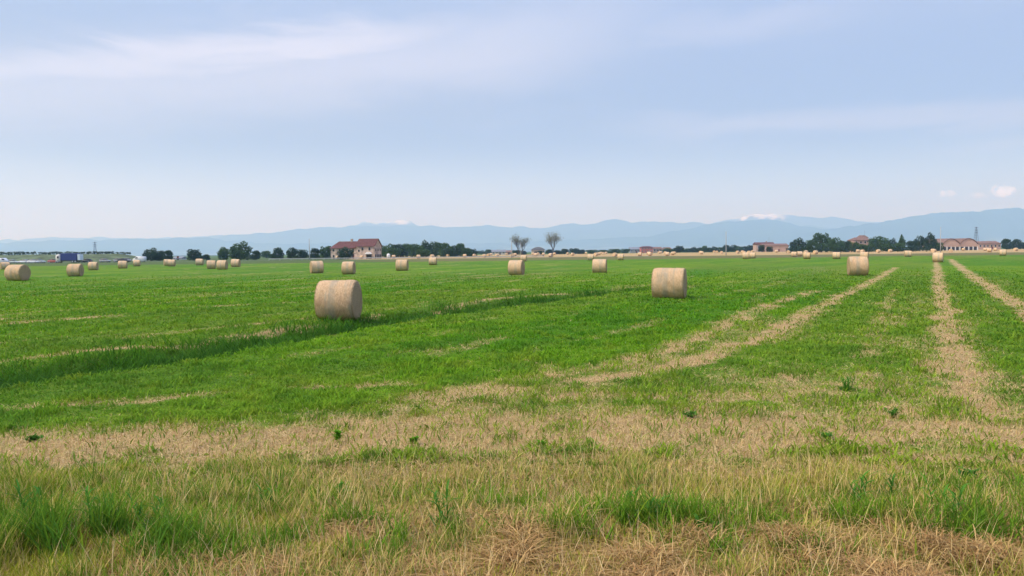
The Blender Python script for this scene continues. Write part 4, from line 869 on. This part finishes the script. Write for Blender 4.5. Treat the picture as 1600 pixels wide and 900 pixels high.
house(1194, 1232, 383.5, 380.5, 590, M_PINK, M_TILEB, 'wide pink farm building left of the large clump of trees', nwin=0, depth=12, name='farm_building', cat='farm building')
house(1182, 1210, 381.5, 378.4, 620, M_PINK, M_TILE, 'red roofed farmhouse behind the wide pink farm building', nwin=4, depth=9, chimney=True, antenna=True)
house(1335, 1362, 375.0, 370.6, 452, M_PINK, M_TILEB, 'pink house with a brown roof half hidden in the clump of trees', nwin=4, depth=9, kind='hip', storeys=2, antenna=True)
house(1344, 1356, 371.2, 367.4, 459, M_BRICKG, M_TILEB, 'raised roof tower rising behind the half hidden pink house', nwin=2, depth=5, kind='hip', name='tower', cat='tower')
house(258+12, 283, 403.5, 400.5, 420, M_WHITE, M_GREYR, 'low white house right of the first pair of dark trees', nwin=3)
house(1529, 1564, 380.5, 376.5, 560, M_PINK, M_TILEB, 'long low pink shed right of the two-gabled barn', nwin=6, depth=14, name='shed', cat='shed')
# building with a domed sheet roof
def dome_building():
    Y = 590; a = at(829, 391, Y); b = at(852, 391, Y); w2 = (b[0]-a[0])/2; he = a[2]; hr = at(841, 386, Y)[2]; e = empty('domed_barn', ((a[0]+b[0])/2, Y, 0), 0, 'barn with a rounded grey roof between the two bare trees', 'barn')
    MB().box(-w2*.86, w2*.86, -5, 5, -.3, he).build('wall', M_CREAM, e)
    pr = [(-w2+2*w2*i/12, he-.2+(hr-he+.2)*math.sin(math.pi*i/12)**.7) for i in range(13)]; MB().prism(pr, -5.6, 5.6).build('roof', M_GREYR, e)
    MB().box(-w2*.5, -w2*.1, -5.07, -5.003, 0, he*.7).build('door', M_GLASSD, e); MB().box(w2*.2, w2*.6, -5.07, -5.003, he*.3, he*.65).build('window', M_GLASSD, e)
dome_building()
def barn():
    Y = 500; e = empty('double_gabled_barn', (at(1500.5, 385, Y)[0], Y, 0), 0, 'pink barn with two rounded gables over dark open bays', 'barn'); k = Y/FPX
    for n, (c, w) in enumerate([(-14.2*k, 13.6*k), (13.2*k, 14.2*k)]):
        base = 4.2*k+.6; top = 12.5*k+.8; pr = [(c-w, base), (c+w, base)]+[(c+w-2*w*i/10, base+1.2+(top-base)*(math.sin(math.pi*i/10)**.85)) for i in range(0, 11)]
        MB().prism(pr, 0, 26).build('gable_wall', M_PINK, e)
        rf = [(c-w-.3, base+1.25), (c+w+.3, base+1.25)][::-1]
        pr2 = [(c-w*1.03+2*w*1.03*i/10, base+1.35+(top-base)*(math.sin(math.pi*i/10)**.85)) for i in range(11)]; pr3 = [(x, z+.35) for x, z in pr2]
        MB().prism(pr2+pr3[::-1], -.4, 26.4).build('roof', M_TILEB, e)
        for i in range(4):
            x = c-w+2*w*(i+.5)/4; MB().box(x-w*.17, x+w*.17, .02, .5, 0, base-.25).build('open_bay', M_GLASSD, e)
        for i in range(5):
            x = c-w+.25+(2*w-.5)*i/4; MB().box(x-.3, x+.3, -.15, .45, 0, base-.01).build('column', M_WHITE, e)
        MB().box(c-w+.3, c+w-.3, .55, .9, -.2, base-.01).build('back_wall', M_BRICKG, e)
barn()
# white tank beside the road
def tank():
    x, _, _ = at(607, 400, 322); e = empty('water_tank', (x, 322, 0), 0, 'small white round-topped tank right of the farmhouse', 'tank'); n = 20; v = []; f = []
    prof = [(.62, 0), (.62, .25), (.7, .3), (.7, 1.5), (.62, 1.8), (.4, 2.0), (.12, 2.08), (.0, 2.09)]
    for r_, z in prof:
        for k in range(n): v.append((r_*math.cos(6.2832*k/n), r_*math.sin(6.2832*k/n), z))
    for i in range(len(prof)-1):
        for k in range(n): j = (k+1) % n; f.append((i*n+k, i*n+j, i*n+n+j, i*n+n+k))
    MB().add(v, f).build('shell', M_WHITE, e, True); MB().tube([(0, 0, 2.05), (0, 0, 2.3)], [.12, .12], 8).build('lid', M_CONC, e)
tank()

# ------------------------------------------------------------------ poles, pylons, guard rail
def pole(px, ytop, Y, label, r=.16, arm=False, m=None):
    p = at(px, ytop, Y); e = empty('utility_pole', (p[0], Y, 0), 0, label, 'utility pole', 'utility poles along the field edge'); h = p[2]
    MB().tube([(0, 0, -.4), (0, 0, h*.5), (0, 0, h)], [r*1.3, r, r*.7], 10).build('shaft', m or M_CONC, e, True)
    if arm: MB().box(-.7, .7, -.06, .06, h-.9, h-.76).build('crossarm', M_DKST, e)
    for s in ((-.5, 0, .5) if arm else (0,)): MB().tube([(s, 0, h-.76 if arm else h-.05), (s, 0, h-.5 if arm else h+.2)], [.05, .035], 6).build('insulator', M_WHITE, e)
pole(483, 373, 300, 'thin grey pole left of the brick farmhouse')
pole(799.5, 377, 300, 'thin pole just left of the bare trees'); pole(813.5, 379.5, 318, 'fainter grey pole between the stems of the left bare tree', .12)
pole(1134.5, 362, 300, 'tall thin pole rising over the row of small trees', .14); pole(1470, 355, 300, 'tallest pole, by the far bale at the end of the straw track', .13)
def pylon(px, ytop, Y, label):
    p = at(px, ytop, Y); h = p[2]; e = empty('lattice_pylon', (p[0], Y, 0), R(20), label, 'pylon'); w = h*.09; m = MB(); r = .1*Y/600
    def hw(z): return w*(1-z/h)**.9+.25
    lv = [h*i/9 for i in range(10)]
    for i in range(9):
        for k in range(4):
            c = [(1, 1), (-1, 1), (-1, -1), (1, -1)]; a, b = c[k], c[(k+1) % 4]; z0, z1 = lv[i], lv[i+1]
            m.tube([(a[0]*hw(z0), a[1]*hw(z0), z0), (a[0]*hw(z1), a[1]*hw(z1), z1)], [r, r], 4); m.tube([(a[0]*hw(z0), a[1]*hw(z0), z0), (b[0]*hw(z1), b[1]*hw(z1), z1)], [r*.6, r*.6], 4)
    m.build('tower', M_DKST, e)
    for z in (.74, .85, .96):
        a = MB(); L = h*.13; a.tube([(-L, 0, h*z), (0, 0, h*z+.5), (L, 0, h*z)], [r*.6, r, r*.6], 4); a.tube([(-L, 0, h*z), (L, 0, h*z)], [r*.6, r*.6], 4); a.build('crossarm', M_DKST, e)
pylon(1525.5, 354.5, 900, 'lattice pylon rising behind the two-gabled barn'); pylon(148, 378, 1100, 'faint lattice pylon far off on the left horizon')
def guard_rail():
    Y = 300; a = at(420, 400, Y)[0]; b = at(850, 400, Y)[0]; e = empty('guard_rail', ((a+b)/2, Y, 0), 0, 'low grey-green steel guard rail along the road by the farmhouse', 'guard rail'); L = b-a
    prof = [(-.03, .45), (.03, .5), (-.02, .6), (.03, .7), (-.03, .76), (-.06, .76), (-.01, .7), (-.06, .6), (-.01, .5), (-.06, .45)]
    v = []; f = []; n = len(prof)
    for i in range(2): v += [((-L/2, L/2)[i], y, z) for y, z in prof]
    f = [(k, (k+1) % n, n+(k+1) % n, n+k) for k in range(n)]; MB().add(v, f).build('rail', M_GALV, e)
    k = int(L/4)
    for i in range(k+1): x = -L/2+L*i/k; MB().box(x-.06, x+.06, .01, .13, -.3, .72).build('post', M_GALV, e)
guard_rail()
# country road behind the rail and the left cars
def road():
    mb = MB(); x0, x1 = -420, 60
    mb.add([(x0, 302, .03), (x1, 302, .03), (x1, 309, .03), (x0, 309, .03)], [(0, 1, 2, 3)]); tag(mb.build('road', mat('asphalt', (.09, .09, .09), .9)), kind='structure')
    for y, nm in ((302.3, 'a'), (308.6, 'b')): tag(MB().add([(x0, y, .034), (x1, y, .034), (x1, y+.15, .034), (x0, y+.15, .034)], [(0, 1, 2, 3)]).build('road_marking', M_WHITE), kind='structure')
road()
# grass bank at the left with low hedges on its top
def bank():
    a = at(-450, 398, 372)[0]; b = at(255, 398, 372)[0]; xs = np.linspace(a, b, 80); ys = np.array([352, 354, 360, 366, 370, 376, 382, 390]); zs = np.array([-.3, .0, 1.4, 2.8, 3.35, 3.4, 1.6, -.3])
    Xg, Yg = np.meshgrid(xs, ys); Zg = np.repeat(zs[:, None], 80, 1)*(sstep(xs, b, b-25)[None]); Zg = Zg+(fbm(Xg*.2, Yg*.2, 7, 3)-.5)*.4
    i = np.arange(7)[:, None]*80; j = np.arange(79)[None]; q = np.stack([i+j, i+j+1, i+81+j, i+80+j], -1).reshape(-1, 4)
    me = np_mesh('grass_bank', np.stack([Xg, Yg, Zg], -1).reshape(-1, 3), [q], smooth=True); o = link('grass_bank', me, mat('bank_grass', (.105, .135, .07), .95, (.25, .35), .1)); tag(o, kind='structure')
bank()
GHB = 'low hedges on top of the grass bank'
hedge(-160, 57, 394.2, 374, 2.9, 'left low dark hedge on the grass bank above the parked cars', GHB, 11, None, 1.2)
hedge(60, 178, 393.4, 374, 2.9, 'middle low dark hedge on the grass bank above the blue lorry', GHB, 12, None, 1.2)
hedge(182, 204, 393.4, 374, 2.9, 'right and shortest low hedge on the grass bank', GHB, 13, None, 1.2)

# ------------------------------------------------------------------ vehicles
M_TYRE = mat('tyre', (.02, .02, .02), .8); M_RIM = mat('rim', (.5, .5, .52), .35, None, .5, .6); M_LAMP = mat('lamp_glass', (.7, .7, .65), .2); M_TAIL = mat('tail_lamp', (.4, .02, .02), .3)
def paint(n, rgb): return mat(n, rgb, .3, (1, .03), .5)
def wheel(parent, x, y, r, w):
    o = MB(); n = 18; v = []; f = []
    for (rr_, yy) in ((r*.62, -w/2), (r*.95, -w/2), (r, -w*.35), (r, w*.35), (r*.95, w/2), (r*.62, w/2)):
        for k in range(n): v.append((rr_*math.cos(6.2832*k/n), yy, rr_*math.sin(6.2832*k/n)))
    for i in range(5):
        for k in range(n): j = (k+1) % n; f.append((i*n+k, i*n+j, i*n+n+j, i*n+n+k))
    wh = o.add(v, f).build('wheel', M_TYRE, parent, True); wh.location = (x, y, r)
    MB().tube([(0, -w*.42, 0), (0, w*.42, 0)], [r*.64, r*.64], 16).build('rim', M_RIM, wh)
def loft(sections):
    mb = MB(); n = len(sections[0]); v = [p for s in sections for p in s]; f = []
    for i in range(len(sections)-1):
        for k in range(n): j = (k+1) % n; f.append((i*n+k, i*n+j, i*n+n+j, i*n+n+k))
    f.append(tuple(range(n-1, -1, -1))); f.append(tuple(range((len(sections)-1)*n, len(sections)*n))); mb.add(v, f); return mb
def make_car(m, label, van=False):
    e = empty('parked_car', (0, 0, 0), 0, label, 'van' if van else 'car', 'vehicles parked along the road at left')
    def sec(x, w, z0, z1, b=.12): return [(x, -w+b, z0), (x, w-b, z0), (x, w, z0+b), (x, w, z1-b), (x, w-b, z1), (x, -w+b, z1), (x, -w, z1-b), (x, -w, z0+b)]
    if van:
        body = loft([sec(-2.4, .82, .35, 1.9), sec(-2.2, .92, .3, 2.05), (sec(.9, .94, .28, 2.1)), sec(1.5, .93, .28, 1.55), sec(2.3, .88, .3, 1.15), sec(2.45, .75, .4, .95)])
        gl = loft([sec(.3, .955, 1.25, 1.9, .1), sec(.95, .955, 1.25, 1.9, .1), sec(1.4, .95, 1.25, 1.6, .08)])
    else:
        body = loft([sec(-2.1, .70, .40, .85), sec(-1.98, .84, .28, .98), sec(-1.2, .88, .24, 1.0), sec(.8, .88, .24, .98), sec(1.6, .85, .26, .86), sec(2.05, .76, .3, .72), sec(2.12, .62, .38, .62)])
        gl = loft([sec(-1.85, .66, .95, 1.05, .04), sec(-1.35, .74, .95, 1.38, .14), sec(-.3, .76, .95, 1.45, .16), sec(.35, .74, .95, 1.40, .14), sec(1.15, .66, .93, 1.0, .03)])
        rf = loft([sec(-1.3, .66, 1.37, 1.44, .03), sec(-.3, .69, 1.42, 1.495, .03), sec(.3, .67, 1.38, 1.455, .03)])
        rf.build('roof', m, e, True)
    body.build('body', m, e, True); gl.build('glazing', M_GLASSD, e, True)
    for x in (-1.3, 1.32):
        for y in (-.82, .82): wheel(e, x*(1.12 if van else 1), y, .32, .2)
    for y in (-.6, .6): MB().box(2.02+(.3 if van else 0), 2.1+(.3 if van else 0), y-.16, y+.16, .55, .7, 0, .02).build('headlight', M_LAMP, e); MB().box(-2.13-(.26 if van else 0), -2.02-(.26 if van else 0), y-.14, y+.14, .62, .8, 0, .02).build('tail_light', M_TAIL, e)
    return e
cars = [(4, 296, 0, (.62, .64, .68), 'silver car cut by the left edge of the photo', 1), (19, 297, 0, (.55, .60, .56), 'pale grey car second from the left edge', 0), (37, 297, 180, (.74, .76, .78), 'white car third from the left edge', 0),
        (52, 296, 0, (.80, .80, .80), 'brighter white car, fourth from the left edge', 0), (62, 298, 0, (.50, .55, .54), 'light grey car behind the brighter white one', 0), (84, 297, 0, (.42, .10, .09), 'dark red car just left of the blue lorry', 0),
        (135, 298, 180, (.05, .055, .06), 'dark car just right of the blue lorry', 0), (164, 299, 0, (.33, .34, .36), 'grey car left of the two in the middle of the left road', 0), (174, 300, 180, (.42, .42, .43), 'lighter grey car in the middle of the left road', 0), (186, 299, 0, (.28, .29, .30), 'darker grey car left of the black one', 0),
        (193, 297, 0, (.03, .03, .035), 'black car above a small bale left of the first trees', 0), (218, 297, 180, (.75, .75, .73), 'white van left of the first pair of dark trees', 1)]
for (px, Y, rz, c, lab, van) in cars:
    e = make_car(paint('car_paint', c), lab, bool(van)); p = at(px, 405, Y); e.location = (p[0], Y+ (11 if Y > 299 else 0), 0); e.rotation_euler = (0, 0, R(rz)); e.scale = (.92, 1, 1.0)
def lorry():
    p = at(109.5, 405, 295); e = empty('lorry', (p[0], 295, 0), 0, 'lorry with a dark blue box body and white cab by the left road', 'lorry')
    MB().box(-2.9, 3.1, -1.2, 1.2, .95, 3.55, 0, .06).build('cargo_box', paint('blue_tarpaulin', (.022, .035, .17)), e); MB().box(-4.3, 4.2, -.5, .5, .6, .9).build('chassis', M_DKST, e)
    MB().box(-2.92, 3.12, -1.23, 1.23, .86, .98).build('side_rail', M_DKST, e)
    cab = loft([[(x, -w+.15, z0), (x, w-.15, z0), (x, w, z0+.15), (x, w, z1-.15), (x, w-.15, z1), (x, -w+.15, z1), (x, -w, z1-.15), (x, -w, z0+.15)] for x, w, z0, z1 in ((-4.75, 1.0, .6, 2.3), (-4.65, 1.1, .5, 2.9), (-3.9, 1.15, .45, 3.2), (-3.1, 1.15, .45, 3.2))]).build('cab', paint('cream_cab', (.72, .68, .62)), e, True)
    MB().box(-4.2, -3.5, -1.18, -1.152, 1.7, 2.5).build('side_window', M_GLASSD, cab); MB().box(-4.80, -4.70, -.85, .85, 1.65, 2.35).build('windscreen', M_GLASSD, cab)
    MB().box(3.3, 4.3, -1.1, 1.1, .95, 3.1, 0, .05).build('tail_lift', paint('pale_blue_panel', (.62, .70, .76)), e)
    for x in (-3.9, 1.4, 2.5):
        for y in (-1.0, 1.0): wheel(e, x, y, .48, .3)
lorry()

# ------------------------------------------------------------------ mountains
def mountains(name, D, pts, seed, rgb, width, snow=None, foot=(.075, .11, .05)):
    px = np.array([p[0] for p in pts], float); hh = np.array([(hx(p[0])-p[1])/FPX*D+H for p in pts])
    X = (px-800)/FPX*D; nx = 520; nv = 44; xs = np.linspace(X[0], X[-1], nx); ridge = np.interp(xs, X, hh); ridge = ridge+(fbm(xs/D*70, xs*0+seed, seed, 6)-.5)*D*.0052
    v = np.linspace(-1, 1, nv); XX, VV = np.meshgrid(xs, v); prof = np.where(VV < 0, (1+VV)**1.25, (1-VV)**1.1)
    spur = fbm(XX/width*3.0, VV*1.5+3, seed+5, 5)
    Z = ridge[None]*prof*(1-.55*(1-prof)*sstep(spur, .3, .75)); Z = Z+(fbm(XX/width*9, VV*5, seed+9, 4)-.5)*.10*ridge[None]*np.sqrt(np.clip(1-prof, 0, 1))*prof**.5
    Z = np.where(np.abs(VV) > .999, -20, Z)
    Yg = D+VV*width/2; i = np.arange(nv-1)[:, None]*nx; j = np.arange(nx-1)[None]; q = np.stack([i+j, i+j+1, i+nx+1+j, i+nx+j], -1).reshape(-1, 4)
    cn = fbm(XX/500, VV*9, seed+13, 4)[..., None]; C = np.array(rgb)*(.6+.8*cn)+np.array([.16, .15, .12])*(sstep(cn, .55, .72)*.8*sstep(Z, .3*ridge[None].max(), 20)[..., None])
    if snow:
        thr = snow+(fbm(XX/90, VV*14, seed+15, 5)-.5)*D*.012; k = sstep(Z-thr, -.0004*D, .0008*D)[..., None]; 
        msk = np.maximum(sstep(np.abs((XX/D*FPX+800)-607), 48, 26), sstep(np.abs((XX/D*FPX+800)-1186), 48, 24))[..., None]; C = C*(1-k*msk)+np.array([.85, .86, .88])*k*msk
    me = np_mesh(name, np.stack([XX, Yg, Z], -1).reshape(-1, 3), [q], C.reshape(-1, 3), smooth=True)
    m = bpy.data.materials.new(name); m.use_nodes = True; t = NT(m.node_tree); b = t.n['Principled BSDF']; t.put(b.inputs['Base Color'], t.new('ShaderNodeAttribute', attribute_name='col').outputs['Color']); b.inputs['Roughness'].default_value = 1; b.inputs['Specular IOR Level'].default_value = 0
    tag(link(name, me, m), kind='structure')
mountains('mountain_range_snowy', 18600, [(-500, 378), (0, 376), (80, 369.5), (150, 371), (200, 370.5), (260, 372), (400, 366), (500, 356), (545, 353), (563, 349), (572, 345.5), (600, 346.5), (630, 343.5), (642, 344), (652, 350), (700, 356), (800, 356), (1000, 354), (1100, 350), (1148, 342), (1163, 335.5), (1180, 333), (1200, 334), (1206, 331.5), (1217, 336), (1250, 338), (1310, 339), (1340, 343), (1366, 347), (1450, 350), (2100, 355)], 201, (.05, .07, .06), 3600, 690)
mountains('mountain_range_middle', 16200, [(-500, 384), (200, 380), (300, 373), (345, 370), (400, 364), (430, 362), (470, 358), (500, 355.5), (560, 353), (600, 352), (650, 351.5), (700, 353.5), (780, 351), (830, 354.5), (870, 353), (884, 348.5), (895, 346), (910, 348.5), (933, 348), (945, 343), (957, 340), (966, 340), (986, 346), (1030, 345), (1085, 347), (1150, 352), (1250, 352), (1400, 360), (2100, 368)], 202, (.05, .075, .045), 3200)
mountains('foothills', 13200, [(-500, 382), (0, 379), (80, 375), (150, 374), (230, 373), (285, 370), (325, 370), (350, 374.5), (420, 380), (550, 379), (700, 382), (850, 377), (950, 372), (1000, 370), (1060, 360), (1100, 350.5), (1130, 346.5), (1170, 343), (1215, 343), (1250, 352), (1290, 358), (1340, 360), (1400, 364), (2100, 372)], 203, (.05, .085, .04), 2600)
mountains('right_foothills', 12500, [(1120, 384), (1200, 372), (1250, 364), (1300, 356), (1366, 347.5), (1400, 341.5), (1430, 336), (1455, 331.5), (1500, 331), (1520, 328), (1560, 324), (1575, 322), (1600, 323), (1720, 314), (1900, 320), (2100, 330)], 204, (.05, .085, .04), 2400)

# ------------------------------------------------------------------ haze
def haze():
    m = bpy.data.materials.new('haze'); m.use_nodes = True; n = m.node_tree; n.nodes.clear(); o = n.nodes.new('ShaderNodeOutputMaterial'); v = n.nodes.new('ShaderNodeVolumePrincipled')
    v.inputs['Color'].default_value = (.41, .66, 1.0, 1); v.inputs['Absorption Color'].default_value = (1, 1, 1, 1); v.inputs['Density'].default_value = HAZE; v.inputs['Anisotropy'].default_value = .2; n.links.new(v.outputs[0], o.inputs['Volume'])
    b = MB().box(-27000, 27000, -27000, 27000, -30, 1250).build('haze', m); tag(b, kind='stuff')
HAZE = 1.6e-4
haze()
